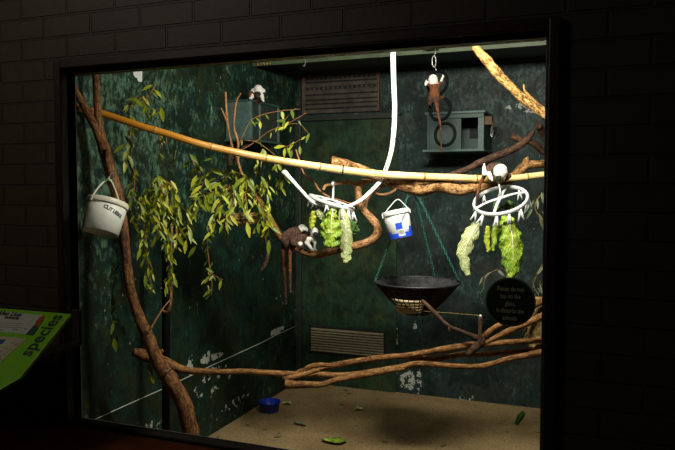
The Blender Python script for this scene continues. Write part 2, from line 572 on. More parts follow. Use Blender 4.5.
    def build(self, name, mats, parent=None, origin=None, smooth=True, clean=False):
        if not isinstance(mats, (list, tuple)):
            mats = [mats]
        if parent is not None:
            org = ORG[parent.name].copy()
        else:
            org = Vector(origin) if origin is not None else Vector((0, 0, 0))
        me = bpy.data.meshes.new(name)
        me.from_pydata([q - org for q in self.v], [], self.f)
        for mt in mats:
            me.materials.append(mt)
        me.polygons.foreach_set('material_index', self.m)
        me.polygons.foreach_set('use_smooth', [smooth] * len(self.f))
        at = me.attributes.new('grain', 'FLOAT_VECTOR', 'POINT')
        at.data.foreach_set('vector', [c for g in self.grain for c in g])
        if any(self.tone):
            at = me.attributes.new('tone', 'FLOAT', 'POINT')
            at.data.foreach_set('value', self.tone)
        if clean:
            bm = bmesh.new(); bm.from_mesh(me)
            bmesh.ops.remove_doubles(bm, verts=bm.verts, dist=1e-5)
            bmesh.ops.recalc_face_normals(bm, faces=bm.faces)
            bm.to_mesh(me); bm.free()
        me.update()
        o = bpy.data.objects.new(name, me)
        C.objects.link(o)
        ORG[o.name] = org
        if parent is not None:
            o.parent = parent
        else:
            o.location = org
        return o


ORG = {}


def bevel(o, w=.004, seg=2):
    md = o.modifiers.new('bevel', 'BEVEL')
    md.width = w; md.segments = seg; md.limit_method = 'ANGLE'
    for p in o.data.polygons:
        p.use_smooth = False
    return o


def empty(name, loc, label, cat, group=None, kind=None):
    o = bpy.data.objects.new(name, None)
    o.empty_display_size = .05
    o.location = loc
    C.objects.link(o)
    o.matrix_world = Matrix.Translation(Vector(loc))
    ORG[o.name] = Vector(loc)
    return tag(o, label, cat, group, kind)


def tag(o, label=None, cat=None, group=None, kind=None):
    if label: o['label'] = label
    if cat: o['category'] = cat
    if group: o['group'] = group
    if kind: o['kind'] = kind
    return o


def curve(pts, n=40):
    """Catmull-Rom through pts = [(Vector, radius)]"""
    if len(pts) == 2:
        pts = [pts[0], ((pts[0][0] + pts[1][0]) / 2, (pts[0][1] + pts[1][1]) / 2), pts[1]]
    q = [(pts[0][0] * 2 - pts[1][0], pts[0][1])] + list(pts) + [(pts[-1][0] * 2 - pts[-2][0], pts[-1][1])]
    out, rad = [], []
    segs = len(pts) - 1
    per = max(2, n // segs)
    for i in range(segs):
        p0, p1, p2, p3 = q[i:i + 4]
        for k in range(per):
            t = k / per
            v = (p1[0] * 2 + (p2[0] - p0[0]) * t + (p0[0] * 2 - p1[0] * 5 + p2[0] * 4 - p3[0]) * t * t
                 + (p1[0] * 3 - p0[0] - p2[0] * 3 + p3[0]) * t ** 3) * .5
            out.append(v); rad.append(p1[1] + (p2[1] - p1[1]) * t)
    out.append(pts[-1][0]); rad.append(pts[-1][1])
    return out, rad


def path(px, n=40):
    """[(x, y, Z, width in pixels)] measured on the photograph -> a world curve with radii"""
    return curve([(P(x, y, Z), w / 2 * Z / F) for x, y, Z, w in px], n)


def limb(mb, px, n=40, seg=10, rough=.16, freq=16., tip=False, tones=None, mat=0):
    p, r = path(px, n)
    if tip:
        r[-1] *= .3
    mb.tube(p, r, seg, rough=rough, freq=freq, mat=mat)
    return p, r


def text_geo(s, size=1.0, spacing=1.0, bold=0., align='LEFT', shear=0., line=1.0):
    cu = bpy.data.curves.new('lettering', 'FONT')
    cu.body = s; cu.size = size; cu.align_x = align; cu.space_character = spacing
    cu.offset = bold; cu.resolution_u = 3; cu.shear = shear; cu.space_line = line
    o = bpy.data.objects.new('lettering', cu)
    C.objects.link(o)
    dg = bpy.context.evaluated_depsgraph_get()
    me = bpy.data.meshes.new_from_object(o.evaluated_get(dg))
    vs = [v.co.copy() for v in me.vertices]
    fs = [tuple(p.vertices) for p in me.polygons]
    bpy.data.objects.remove(o); bpy.data.curves.remove(cu); bpy.data.meshes.remove(me)
    return vs, fs


# ------------------------------------------------------------------ setting: walls, floor, ceiling
def struct(o, label=None):
    o['kind'] = 'structure'
    if label: o['label'] = label
    return o


# window opening measured on the wall plane
oL, oR = PY(56.5, 200, FRONT_Y - .02).x, PY(558, 200, FRONT_Y - .02).x
GY = FRONT_Y + .05
iL, iR = PY(77, 230, FRONT_Y + .066).x, PY(543, 230, FRONT_Y + .012).x
iT = (PY(145, 72, FRONT_Y + .066).z + PY(505, 43, FRONT_Y + .066).z) / 2
oT = (PY(80, 60, FRONT_Y - .02).z + PY(540, 16, FRONT_Y - .02).z) / 2
LEDGE_Z = PY(20, 416.5, FRONT_Y).z
iB = LEDGE_Z + .012

WT = .07
w = MB()
hL, hR, hT, hB = oL + .012, oR - .012, oT - .012, LEDGE_Z - .01
w.box((-4.6, FRONT_Y, 0), (hL, FRONT_Y + WT, 3.2))
w.box((hR, FRONT_Y, 0), (2.6, FRONT_Y + WT, 3.2))
w.box((hL, FRONT_Y, hT), (hR, FRONT_Y + WT, 3.2))
w.box((hL, FRONT_Y, 0), (hR, FRONT_Y + WT, hB))
struct(w.build('wall_front', M['brick'], smooth=False), 'dark painted brick wall around the viewing window')

struct(MB().box((LEFT_X - .12, FRONT_Y + WT, 0), (LEFT_X, BACK_Y + .12, 2.8)).build('wall_left', M['wall_left'], smooth=False),
       'mottled green painted wall on the left of the enclosure')
struct(MB().box((LEFT_X, BACK_Y, 0), (RIGHT_X, BACK_Y + .12, 2.8)).build('wall_back', M['wall_back'], smooth=False),
       'dark blue green back wall of the enclosure')
struct(MB().box((RIGHT_X, FRONT_Y + WT, 0), (RIGHT_X + .12, BACK_Y + .12, 2.8)).build('wall_right', M['wall_left'], smooth=False))
struct(MB().box((LEFT_X - .12, FRONT_Y + WT, -.1), (RIGHT_X + .12, BACK_Y + .12, 0)).build('floor', M['sand'], smooth=False),
       'sandy floor of the enclosure')
struct(MB().box((LEFT_X - .12, FRONT_Y + WT, 2.8), (RIGHT_X + .12, BACK_Y + .12, 2.9)).build('ceiling', M['ceiling'], smooth=False))
struct(MB().box((-4.6, -1.5, -.1), (2.6, FRONT_Y + WT, 0)).build('floor_gallery', M['gallery'], smooth=False))

# boxed-in beam across the rear bay: green fascia and a soffit with its shade painted in
sz = PY(340, 60, 4.1).z
b = MB()
b.box((LEFT_X, 4.10, sz), (RIGHT_X, 4.135, 2.8))
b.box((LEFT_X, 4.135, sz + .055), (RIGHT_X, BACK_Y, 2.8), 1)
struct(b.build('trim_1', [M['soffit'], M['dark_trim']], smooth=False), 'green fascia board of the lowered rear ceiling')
b = MB()
b.box((LEFT_X, BACK_Y - .05, sz + .04), (RIGHT_X, BACK_Y, sz + .055))  # thin dark strip standing in for the shadow line under the soffit
struct(b.build('trim_2', M['dark_trim'], smooth=False), 'dark strip where the back wall meets the ceiling')

# window: casing, inner stop, pane
win = bpy.data.objects.new('window_1', None); C.objects.link(win)
win.location = (iL, FRONT_Y, iB); win.matrix_world = Matrix.Translation(win.location); ORG['window_1'] = win.location.copy()
struct(win, 'viewing window in a dark timber frame')
fy0, fy1 = FRONT_Y - .025, FRONT_Y + .066
b = MB()
cw = .034
b.box((oL, fy0, LEDGE_Z), (oL + cw, fy1, oT))
b.box((oR - cw, fy0, LEDGE_Z), (oR, fy1, oT))
b.box((oL + cw, fy0, oT - cw), (oR - cw, fy1, oT))
bevel(b.build('window_casing', M['frame'], win), .004)
b = MB()
b.box((oL + cw, FRONT_Y + .012, LEDGE_Z), (iL, fy1, oT - cw))
b.box((iR, FRONT_Y + .012, LEDGE_Z), (oR - cw, fy1, oT - cw))
b.box((iL, FRONT_Y + .012, iT), (iR, fy1, oT - cw))
b.box((iL, FRONT_Y + .012, LEDGE_Z), (iR, fy1, iB))
bevel(b.build('window_stop', M['stop'], win), .003)
MB().box((iL, GY, iB), (iR, GY + .008, iT)).build('window_pane', M['glass'], win, smooth=False)

# ledge in front of the window
b = MB()
b.box((-4.4, 1.62, LEDGE_Z - .045), (2.4, FRONT_Y - .001, LEDGE_Z))
led = b.build('ledge', M['ledge'], origin=(-1, 1.9, LEDGE_Z), smooth=False)
bevel(led, .008)
b = MB()
b.box((-4.4, 1.72, 0), (2.4, 1.76, LEDGE_Z - .045))
bevel(b.build('front_panel', M['ledge'], led), .004)
tag(led, 'red-brown timber ledge running along the bottom of the viewing window', 'ledge')

# back door and its trim
dL, dR = PY(303, 250, BACK_Y).x, PY(397, 250, BACK_Y).x
dT = PY(350, 120, BACK_Y).z
door = bpy.data.objects.new('door_1', None); C.objects.link(door)
door.location = (dL, BACK_Y, 0); door.matrix_world = Matrix.Translation(door.location); ORG['door_1'] = door.location.copy()
struct(door, 'olive green door with a louvre in the back wall')
bevel(MB().box((dL, BACK_Y - .02, 0.0), (dR, BACK_Y, dT)).build('door_panel', M['door'], door), .003)
b = MB()
b.box((dL - .05, BACK_Y - .045, 0), (dL, BACK_Y, dT + .05))
b.box((dL - .085, BACK_Y - .025, 0), (dL - .05, BACK_Y, dT + .05))
b.box((dL, BACK_Y - .045, dT), (dR, BACK_Y, dT + .03))
bevel(b.build('door_frame', M['dark_trim'], door), .004)
gx0, gx1 = PY(313, 338, BACK_Y).x, PY(385, 342, BACK_Y).x
gz1, gz0 = PY(349, 329.5, BACK_Y).z, PY(349, 353, BACK_Y).z
b = MB().box((gx0 - .015, BACK_Y - .03, gz0 - .015), (gx1 + .015, BACK_Y - .018, gz1 + .015))
gr = b.build('louvre', M['ventdark'], door, smooth=False)
b = MB()
ns = 9
for i in range(ns):
    z = gz0 + (gz1 - gz0) * (i + .5) / ns
    b.obox(((gx0 + gx1) / 2, BACK_Y - .036, z), Vector(((gx1 - gx0) / 2, 0, 0)), Vector((0, .008, .006)), Vector((0, -.0016, .0022)))
b.build('louvre_slats', M['ventbeige'], gr, smooth=False)

# ------------------------------------------------------------------ upper vent
vx0, vx1 = PY(304, 93, BACK_Y).x, PY(380, 92, BACK_Y).x
vz1, vz0 = PY(342, 72.5, BACK_Y).z, PY(342, 113, BACK_Y).z
vy = BACK_Y
vent = empty('wall_vent', (vx0, vy, vz0), 'weathered slotted metal air vent high on the back wall above the green door', 'vent')
b = MB().box((vx0, vy - .012, vz0), (vx1, vy, vz1)); b.build('backing', M['ventdark'], vent, smooth=False)
H = vz1 - vz0
b = MB()
rows = [(0.00, .10), (.13, .22), (.245, .32), (.345, .45), (.475, .59), (.655, .76), (.79, .845), (.91, .955)]
for a, c in rows:
    b.box((vx0 + .012, vy - .03, vz0 + a * H), (vx1 - .012, vy - .010, vz0 + c * H))
bevel(b.build('slats', M['ventwood'], vent), .004)
b = MB()
for f0 in (.59, .845):
    n = 15
    for i in range(n + 1):
        x = vx0 + .02 + (vx1 - vx0 - .04) * i / n
        b.box((x - .0065, vy - .022, vz0 + (f0) * H), (x + .0065, vy - .012, vz0 + (f0 + .068) * H))
b.build('vent_grille', M['ventwood'], vent, smooth=False)
b = MB()
b.box((vx0 - .004, vy - .036, vz0), (vx0 + .02, vy - .0, vz1))
b.box((vx1 - .012, vy - .036, vz0), (vx1 + .004, vy - .0, vz1))
b.box((vx0, vy - .036, vz1 - .012), (vx1, vy - .0, vz1 + .004))
bevel(b.build('vent_frame', M['rust'], vent), .003)

# shelf line under the vent
b = MB().box((dL - .02, vy - .05, vz0 - .035), (dR + .03, vy, vz0 - .02))
struct(b.build('trim_3', M['dark_trim'], smooth=False), 'narrow dark ledge under the wall vent')

# ------------------------------------------------------------------ nest boxes
# right-hand box on the back wall
BY = 4.50
bx0, bx1 = PY(427, 130, BY).x, PY(484, 130, BY).x
bz1, bz0 = PY(455, 114, BY).z, PY(455, 149.5, BY).z
nb = empty('nest_box', (bx0, BACK_Y, bz0), 'blue-green wooden nest box with a sliding front, behind the black hanging rings', 'nest box')
t = .018
b = MB()
b.box((bx0, BY, bz0), (bx0 + t, BACK_Y, bz1))
b.box((bx1 - t, BY, bz0), (bx1, BACK_Y, bz1))
b.box((bx0, BACK_Y - .012, bz0), (bx1, BACK_Y, bz1), 0)
bevel(b.build('carcass', M['boxgreen'], nb), .002)
bevel(MB().box((bx0 - .01, BY - .02, bz1), (bx1 + .01, BACK_Y, bz1 + .016)).build('lid', M['boxlite'], nb), .003)
bevel(MB().box((bx0 - .02, BY - .045, bz0 - .016), (bx1 + .01, BACK_Y, bz0)).build('base_shelf', M['boxlite'], nb), .003)
fx = PY(461, 130, BY).x
bevel(MB().box((bx0 + t, BY + .004, bz0), (fx, BY + .016, bz1 - .025)).build('sliding_panel', M['boxgreen'], nb), .002)
bevel(MB().box((bx0, BY - .008, bz1 - .028), (bx1, BY + .002, bz1)).build('top_rail', M['boxgreen'], nb), .002)
sx = PY(478, 130, BY).x
bevel(MB().box((sx, BY - .006, bz0), (bx1, BY + .002, bz1 - .028)).build('front_stile', M['boxlite'], nb), .002)
MB().box((fx, BACK_Y - .02, bz0 + .09), (bx1 - t, BACK_Y - .012, bz1)).build('inner_shade', M['boxdark'], nb, smooth=False)  # near-black sheet that paints the shade inside the opening
b = MB()
hx = bx1 + .018
b.box((bx1, BY + .01, bz1 - .075), (hx + .03, BY + .05, bz1 - .02))
b.box((hx + .028, BY + .02, bz1 - .12), (hx + .036, BY + .03, bz1 - .06))
bevel(b.build('hinge', M['rust'], nb), .003)
b = MB()
hp, hr_ = curve([(Vector((hx + .026, BY + .02, bz1 - .085)), .003), (Vector((hx + .026, BY, bz1 - .14)), .003),
                 (Vector((hx + .034, BY, bz1 - .155)), .003), (Vector((hx + .04, BY + .01, bz1 - .11)), .003)], 16)
b.tube(hp, hr_, 8)
b.build('latch', M['steel'], nb)

# left-hand box fixed to the left wall
lx1 = -2.065
ly0, ly1 = 3.74, 4.14
lz1, lz0 = PY(254, 101, ly0).z, PY(254, 138.5, ly0).z
lb = empty('nest_box', (LEFT_X, ly0, lz0), 'blue-green nest box on the left wall with a monkey peering over its top', 'nest box')
b = MB()
b.box((LEFT_X, ly0, lz0), (lx1, ly0 + t, lz1))
b.box((LEFT_X, ly1 - t, lz0), (lx1, ly1, lz1))
b.box((LEFT_X, ly0, lz0), (LEFT_X + .01, ly1, lz1))
bevel(b.build('carcass', M['boxlite'], lb), .002)  # paler coat carries the stronger light on this box
bevel(MB().box((LEFT_X, ly0 - .004, lz1), (lx1 + .006, ly1, lz1 + .014)).build('lid', M['boxgreen'], lb), .003)
bevel(MB().box((LEFT_X, ly0 - .01, lz0 - .014), (lx1 + .012, ly1 + .02, lz0)).build('base_shelf', M['boxgreen'], lb), .003)
for yy in (ly0, ly0 + .11, ly1 - .03):
    bevel(MB().box((lx1, yy, lz0), (lx1 + .008, yy + .022, lz1)).build('front_stile', M['boxlite'], lb), .002)
MB().box((lx1 - .012, ly0 + t, lz0), (lx1 - .004, ly1 - t, lz1)).build('front_panel', M['dark_trim'], lb, smooth=False)  # dark sheet across the open side, standing in for its unlit inside
b = MB()
b.box((LEFT_X, ly0 + .04, lz0 - .16), (LEFT_X + .012, ly0 + .07, lz0 - .014))
b.obox((LEFT_X + .07, ly0 + .055, lz0 - .075), Vector((.07, 0, .055)), Vector((0, .012, 0)), Vector((-.004, 0, .006)))
bevel(b.build('bracket', M['rust'], lb), .002)

# ------------------------------------------------------------------ branches and poles
# forked trunk, front left
TRUNK_BASE = PZ(213, 517, 0.0)
b = MB()
limb(b, [(213, 517, (TRUNK_BASE - EYE).dot(fwd), 20), (205, 484, 3.06, 19), (192, 437, 3.06, 17), (184, 405, 3.06, 16), (172, 382, 3.06, 15.5), (160, 366, 3.06, 14), (150, 342, 3.06, 12.5),
         (139, 317, 3.06, 11), (130, 287, 3.06, 10), (126, 255, 3.06, 9.5), (123, 228, 3.08, 10.5), (118, 198, 3.1, 11.5),
         (110, 170, 3.1, 12), (104, 148, 3.1, 12), (98, 128, 3.1, 10)], 90, 14, .14, 14)
tr = b.build('tree_trunk', M['trunk'], origin=TRUNK_BASE)
tag(tr, 'tall forked brown tree trunk leaning behind the left edge of the window', 'tree trunk')
b = MB(); limb(b, [(103, 150, 3.1, 9), (99, 128, 3.09, 8.5), (97, 100, 3.08, 7.5), (95.5, 70, 3.07, 7), (95, 40, 3.06, 7)], 30, 12, .1)
b.build('upright_limb', M['trunk'], tr)
b = MB(); limb(b, [(105, 152, 3.1, 9), (95, 127, 3.08, 9), (86, 110, 3.03, 8), (79, 97, 3.0, 7), (72, 84, 2.98, 6)], 30, 12, .12)
b.build('side_limb', M['trunk'], tr)
b = MB(); limb(b, [(118, 200, 3.09, 4), (112, 178, 3.075, 4.5), (107.5, 162, 3.07, 5), (107, 149, 3.07, 4.5)], 20, 10, .1)
b.build('cut_stub', M['trunk'], tr)
b = MB()
ring = []
c0 = P(165, 374, 3.06); ax = (P(160, 366, 3.06) - P(172, 382, 3.06)).normalized()
e1 = ax.orthogonal().normalized(); e2 = ax.cross(e1)
b.tube([c0 + (e1 * math.cos(a * PI / 12) + e2 * math.sin(a * PI / 12)) * .0355 for a in range(24)], .003, 6, closed=True)
b.build('wire_binding', M['blackwire'], tr)

# bamboo pole
bpx = [(77, 107, 3.05, 7.4), (88, 110, 3.11, 7.2), (98, 112.6, 3.155, 7.2), (110, 116, 3.165, 7.2), (140, 126, 3.17, 7.2), (166, 133.5, 3.19, 7.2), (200, 144, 3.23, 7.2), (230, 151, 3.27, 7.2),
       (262, 157.5, 3.31, 7.4), (300, 163.8, 3.35, 7.6), (331, 168.4, 3.38, 7.8), (371, 173.4, 3.41, 7.8), (415, 176.2, 3.44, 7.4), (455, 177.6, 3.46, 7.2),
       (487, 179, 3.48, 7), (515, 178, 3.49, 6.6), (545, 174.6, 3.5, 6.4), (640, 165, 3.6, 6.4)]
bp, br_ = path(bpx, 480)
cum = [0.0]
for i in range(1, len(bp)):
    cum.append(cum[-1] + (bp[i] - bp[i - 1]).length)
nodes = [(i * .265 + .12) for i in range(12)]
rr, tones = [], []
for i, r in enumerate(br_):
    dn = min(abs(cum[i] - q) for q in nodes)
    rr.append(r * (1 + .16 * max(0, 1 - dn / .012)))
    f = max(0., min(1., 1 - (cum[i] - .50) / .70))  # orange towards the left end: warm shade put into the colour
    tones.append(2.0 if dn < .0022 else f * .8)
b = MB(); b.tube(bp, rr, 14, tones=tones)
bam = b.build('bamboo_pole', M['bamboo'], origin=bp[0])
tag(bam, 'long pale bamboo pole sagging across the enclosure from left to right', 'pole')
def tie(x, y, Z, r, tilt=0):
    c = P(x, y, Z); d = (P(x + 5, y + .4, Z) - c).normalized()
    e1 = Vector((0, 0, 1)); e1 = (e1 - d * e1.dot(d)).normalized(); e2 = d.cross(e1)
    q = MB(); q.tube([c + (e1 * math.cos(k * PI / 10) + e2 * math.sin(k * PI / 10)) * r for k in range(20)], .0035, 6, closed=True)
    return q
tie(343, 169.9, 3.39, .0225).build('cable_tie', M['black'], bam)

def branch(name, label, specs, mat, rough=.16, freq=16, cat='branch', n=50, seg=12, extra=()):
    """specs: first path is the branch itself; the others are its side limbs"""
    p0 = specs[0][0]
    b = MB(); limb(b, specs[0], n, seg, rough, freq)
    o = b.build(name, M[mat], origin=P(p0[0], p0[1], p0[2]))
    tag(o, label, cat)
    for s in specs[1:]:
        b = MB(); limb(b, s, max(14, n // 2), 10, rough, freq)
        b.build('side_limb', M[mat], o)
    return o

branch('gnarled_branch', 'thick gnarled branch with a sawn end lying just under the bamboo pole',
       [[(331, 162, 3.44, 12), (338, 163.5, 3.45, 12), (348, 166, 3.46, 11), (362, 170, 3.47, 10), (378, 177, 3.5, 10), (392, 183, 3.5, 11), (408, 186.5, 3.5, 13),
         (422, 188.5, 3.5, 15), (436, 185.5, 3.5, 14), (448, 187, 3.5, 14), (458, 189, 3.5, 13), (470, 187.8, 3.5, 11.5), (485, 186.4, 3.5, 10.5), (500, 184, 3.53, 9),
         (515, 175.5, 3.56, 8.5), (525, 165.5, 3.58, 9.5), (537, 164.4, 3.6, 8), (560, 163, 3.65, 8), (640, 160, 3.75, 8)],
        [(396, 182, 3.485, 7), (410, 181.5, 3.475, 9), (424, 181, 3.475, 9), (438, 180, 3.48, 8), (450, 183, 3.49, 6)],
        [(525, 166, 3.58, 8), (526, 160, 3.57, 7), (525, 158, 3.57, 6)]],
       'gnarl', .22, 24, n=120, seg=14)
branch('curved_branch', 'smooth brown S-shaped branch bending down to the perched pair of monkeys',
       [[(293, 246.5, 3.5, 4), (300, 250.5, 3.48, 6), (309, 253.3, 3.46, 7.5), (318, 254.3, 3.45, 8), (330, 251.5, 3.45, 8), (345, 248, 3.45, 8), (360, 245, 3.45, 8), (371, 240.5, 3.45, 8.5),
         (377.5, 233, 3.45, 9), (376, 225, 3.45, 9), (370.5, 218, 3.45, 8.5), (364, 211, 3.46, 8), (360.5, 205, 3.47, 7.5), (358.5, 195, 3.48, 7), (358.5, 186, 3.48, 6.5), (364, 182, 3.49, 6), (376, 179, 3.5, 5)],
        [(359, 186, 3.48, 5), (352, 183, 3.47, 4.5), (342, 182.5, 3.46, 4), (333, 184, 3.45, 3.5), (326, 185.5, 3.45, 3.2), (323, 190, 3.44, 3)],
        [(364, 212, 3.46, 4), (367, 200, 3.46, 4), (375, 190, 3.48, 3.6), (384, 186, 3.5, 3.2)],
        [(372, 191, 3.47, 2.5), (380, 194.5, 3.46, 2.5), (390, 193, 3.47, 2.5), (399, 187, 3.49, 2.5)]],
       'branch', .10, 14, n=110)
branch('vine', 'thin wavy vine twisting below the bamboo pole beside the white strap',
       [[(296, 150, 3.5, 1.8), (303, 172, 3.45, 2), (308, 178, 3.45, 2), (314, 182, 3.45, 2.2), (319, 190, 3.46, 2.2), (326, 195.5, 3.47, 2.2), (335, 199, 3.48, 2), (348, 203, 3.48, 2), (359, 206, 3.475, 2)]],
       'twig', .08, cat='vine', n=50, seg=8)
branch('golden_branch', 'golden peeling branch slanting down from the upper right corner',
       [[(474, 45.5, 3.3, 6.5), (480, 53, 3.3, 9), (488, 62, 3.3, 9.6), (497, 73, 3.3, 10), (503, 79.5, 3.3, 9.5), (512, 88, 3.3, 9), (521, 97, 3.3, 9.5), (532, 104.5, 3.3, 10), (544, 113, 3.3, 10.5), (580, 136, 3.35, 11), (640, 175, 3.4, 11)],
        [(543, 110, 3.29, 4), (532, 99, 3.28, 3.6), (525, 91, 3.28, 2.6), (523.5, 84, 3.28, 1.4)]],
       'gold', .16, 26, n=80)
branch('dark_branch', 'dark brown branch rising behind the monkey on the hanging ring',
       [[(400, 186, 3.75, 6), (440, 178, 3.75, 6), (462, 171.5, 3.75, 6.5), (482, 161.5, 3.75, 7), (500, 154.5, 3.75, 7.5), (516, 147.5, 3.75, 7.5), (528, 139, 3.75, 6.5), (534, 130, 3.73, 3.5)],
        [(523, 141, 3.76, 5), (517, 138.5, 3.76, 7), (511, 136, 3.76, 7)],
        [(528, 141, 3.76, 7), (537, 146, 3.78, 7), (546, 153, 3.8, 6.5), (600, 180, 3.9, 6.5)]],
       'darkbranch', .16, n=60)
branch('sawn_branch', 'short sawn branch end poking in at the right edge above the dark branch',
       [[(537.5, 125.5, 3.6, 8), (541, 130, 3.63, 7.5), (548, 142, 3.66, 7), (570, 175, 3.7, 8), (640, 280, 3.65, 9), (700, 380, 3.6, 9), (760, 478, 3.6, 10)]], 'darkbranch', .1)

# bundle of long branches low across the enclosure
LB = [
    ('long tan branch with its stub end left of the leaning trunk, lowest on the right',
     [[(133, 352, 3.15, 8), (139, 353.5, 3.16, 11), (150, 357, 3.165, 12), (166, 362, 3.165, 10), (181, 369, 3.165, 8.5), (200, 371.5, 3.15, 6.5), (225, 371.8, 3.15, 6), (250, 371.8, 3.16, 6), (272, 373.2, 3.18, 6),
       (297, 374.2, 3.2, 6), (318, 374.6, 3.2, 6), (338, 375.6, 3.2, 6), (358, 374, 3.2, 6), (379, 370.8, 3.2, 6), (400, 367.5, 3.2, 6), (414, 364, 3.2, 6), (436, 364.8, 3.2, 6), (462, 366.5, 3.2, 5.6), (480, 366.2, 3.2, 5.5), (494, 363, 3.2, 5.5), (507, 359.2, 3.2, 5.5), (527, 355.5, 3.2, 6.5), (545, 352, 3.2, 7), (640, 338, 3.3, 7)],
      [(148, 351, 3.16, 6), (158, 352.5, 3.15, 5), (163, 350.5, 3.15, 4.5)],
      [(152, 362, 3.16, 6), (166, 367.5, 3.17, 8), (181, 371.5, 3.17, 6)]]),
    ('long tan branch rising to the right, uppermost of the low bundle past the twig knot',
     [[(297, 372, 3.23, 4.5), (312, 369, 3.24, 5.5), (322, 369.2, 3.24, 6), (333, 365.5, 3.24, 6), (350, 362.3, 3.24, 6), (368, 359.5, 3.24, 6), (385, 357.2, 3.24, 6), (405, 355.8, 3.24, 6), (425, 352.5, 3.24, 6), (445, 348.8, 3.24, 6.5), (466, 345.8, 3.24, 7), (482, 344.3, 3.24, 6.5),
       (505, 342.6, 3.25, 6), (525, 341.3, 3.25, 6), (545, 340.3, 3.25, 6), (640, 333, 3.3, 6)]]),
    ('pale crooked branch ending in a blunt butt low beside the blue bowl',
     [[(285, 384, 3.08, 11), (295, 384.6, 3.08, 8.5), (310, 384.6, 3.08, 6.5), (323, 384.2, 3.09, 6), (337, 380, 3.1, 6), (352, 377, 3.12, 6), (371, 373.8, 3.15, 6), (390, 370.7, 3.18, 5), (404, 368.5, 3.195, 4)],
      [(283, 378.5, 3.1, 4), (294, 377, 3.13, 5), (306, 373.5, 3.15, 5), (319, 370, 3.17, 4)],
      [(300, 373, 3.2, 4), (309, 367, 3.2, 5), (318, 365.2, 3.2, 5), (331, 365, 3.21, 4)]]),
    ('slim tan branch lying between the upper and lower stems of the low bundle',
     [[(398, 357, 3.26, 3.5), (415, 358.2, 3.27, 5), (436, 358.8, 3.27, 6), (450, 356.5, 3.28, 6), (461, 354.6, 3.28, 6), (480, 354.4, 3.28, 5.6), (501, 352.8, 3.28, 5.6), (520, 351, 3.28, 5.6), (545, 350, 3.28, 5), (600, 344, 3.3, 5)]]),
    ('brown branch slanting up behind the lower edge of the round sign',
     [[(479, 343, 3.22, 4), (484, 336.5, 3.22, 5.5), (493, 329, 3.22, 6), (505, 322, 3.22, 6), (520, 313, 3.22, 6), (545, 300, 3.25, 6), (600, 270, 3.3, 6)]]),
    ('brown branch slanting up towards the wrapped log at the right edge',
     [[(484, 344, 3.2, 3), (496, 337.5, 3.19, 5.5), (510, 330.5, 3.18, 6.5), (524, 324.5, 3.17, 6.5), (536, 319, 3.17, 7), (546, 314, 3.17, 7), (620, 280, 3.2, 7)]]),
]
for lab, sp in LB:
    o = branch('low_branch', lab, sp, 'lowbranch', .12, 14, n=110)
    o['group'] = 'long branches bundled low across the enclosure'
branch('knotted_twig', 'dark twig zigzagging below the black hanging basket to a bound knot',
       [[(422, 300.5, 3.3, 3.5), (428, 306, 3.28, 4.5), (438, 316, 3.26, 4), (449, 326, 3.23, 3.5), (463, 332, 3.2, 4), (474, 336.5, 3.19, 5), (482, 341, 3.18, 8), (476, 347, 3.18, 8), (468, 355, 3.19, 6.5)],
        [(449, 326, 3.23, 3), (449.5, 331, 3.22, 2.5)]],
       'darkbranch', .2, 30, n=50)
st = MB(); limb(st, [(480, 344, 3.17, 4.2), (480.2, 330, 3.17, 4), (480.5, 317, 3.17, 4)], 12, 10, .05)
o = st.build('stake', M['darkbranch'], origin=P(480, 344, 3.17))
MB().ball(P(480.5, 316, 3.17), .0065).build('tip', M['white'], o)
tag(o, 'short dark upright stake with a white tip at the twig knot', 'stake')
b = MB(); b.tube(*path([(412, 310.5, 3.4, .45), (450, 313, 3.3, .45), (480, 315.5, 3.19, .45)], 12), 6)
tag(b.build('wire', M['straw'], origin=P(412, 310.5, 3.4)), 'thin pale wire running from the black basket to the white-tipped stake', 'wire')

# wrapped log at right edge
b = MB()
c0, c1 = P(537, 347, 3.32), P(537.5, 297, 3.32)
n = 34
pts = [c0.lerp(c1, i / n) for i in range(n + 1)]
b.tube(pts, [.044 * (1 + .05 * (i % 2)) for i in range(n + 1)], 22, rough=.05, freq=40)
o = b.build('wrapped_log', M['wicker'], origin=c0)
tag(o, 'fibre-wrapped log standing on the low branches at the right edge', 'log')
b = MB()
for i in range(14):
    a = rnd.random() * 6.28; k = rnd.random()
    q = c0.lerp(c1, .05 + .45 * k) + Vector((math.cos(a), math.sin(a), 0)) * .044
    d = Vector((math.cos(a) * .5, math.sin(a) * .5, -rnd.random())).normalized()
    b.tube([q, q + d * .03 + Vector((0, 0, .01)), q + d * .06], .0016, 5)
b.build('fringe', M['wicker'], o)

# dark post and vine by the left wall
b = MB(); b.tube([P(166, 508, 3.42), P(166, 300, 3.42), P(166, 252, 3.42)], .02, 14)
tag(b.build('post', M['black'], origin=P(166, 508, 3.42)), 'slim black post standing against the left wall behind the leaning trunk', 'post')
branch('vine', 'grey hanging vine curling round the top of the black post',
       [[(172, 226, 3.4, 2.4), (171, 250, 3.38, 2.8), (171, 280, 3.37, 3), (170.5, 303, 3.36, 3), (167, 312, 3.36, 3.2), (161, 310, 3.37, 2.5)]], 'branch', .08, cat='vine', n=30, seg=8)
branch('vine', 'slender drooping twig crossing the leaning trunk low on the left',
       [[(150, 330, 3.02, 2), (157, 318, 3.06, 1.6), (164, 307, 3.1, 1.4), (170, 300, 3.2, 1.2)]], 'twig', .05, cat='twig', n=16, seg=6)

# pale conduit line on the left wall
b = MB()
q = [PX(x, y, LEFT_X + .002) for x, y in ((85, 424), (120, 408), (166, 387.5), (215, 364), (262, 342.5), (276, 335), (296, 326))]
b.tube(q, .0026, 8)
tag(b.build('cable', M['paper'], origin=q[0]), 'straight pale cable stapled along the left wall', 'cable')


# ------------------------------------------------------------------ buckets
TO = -fwd                              # towards the viewer


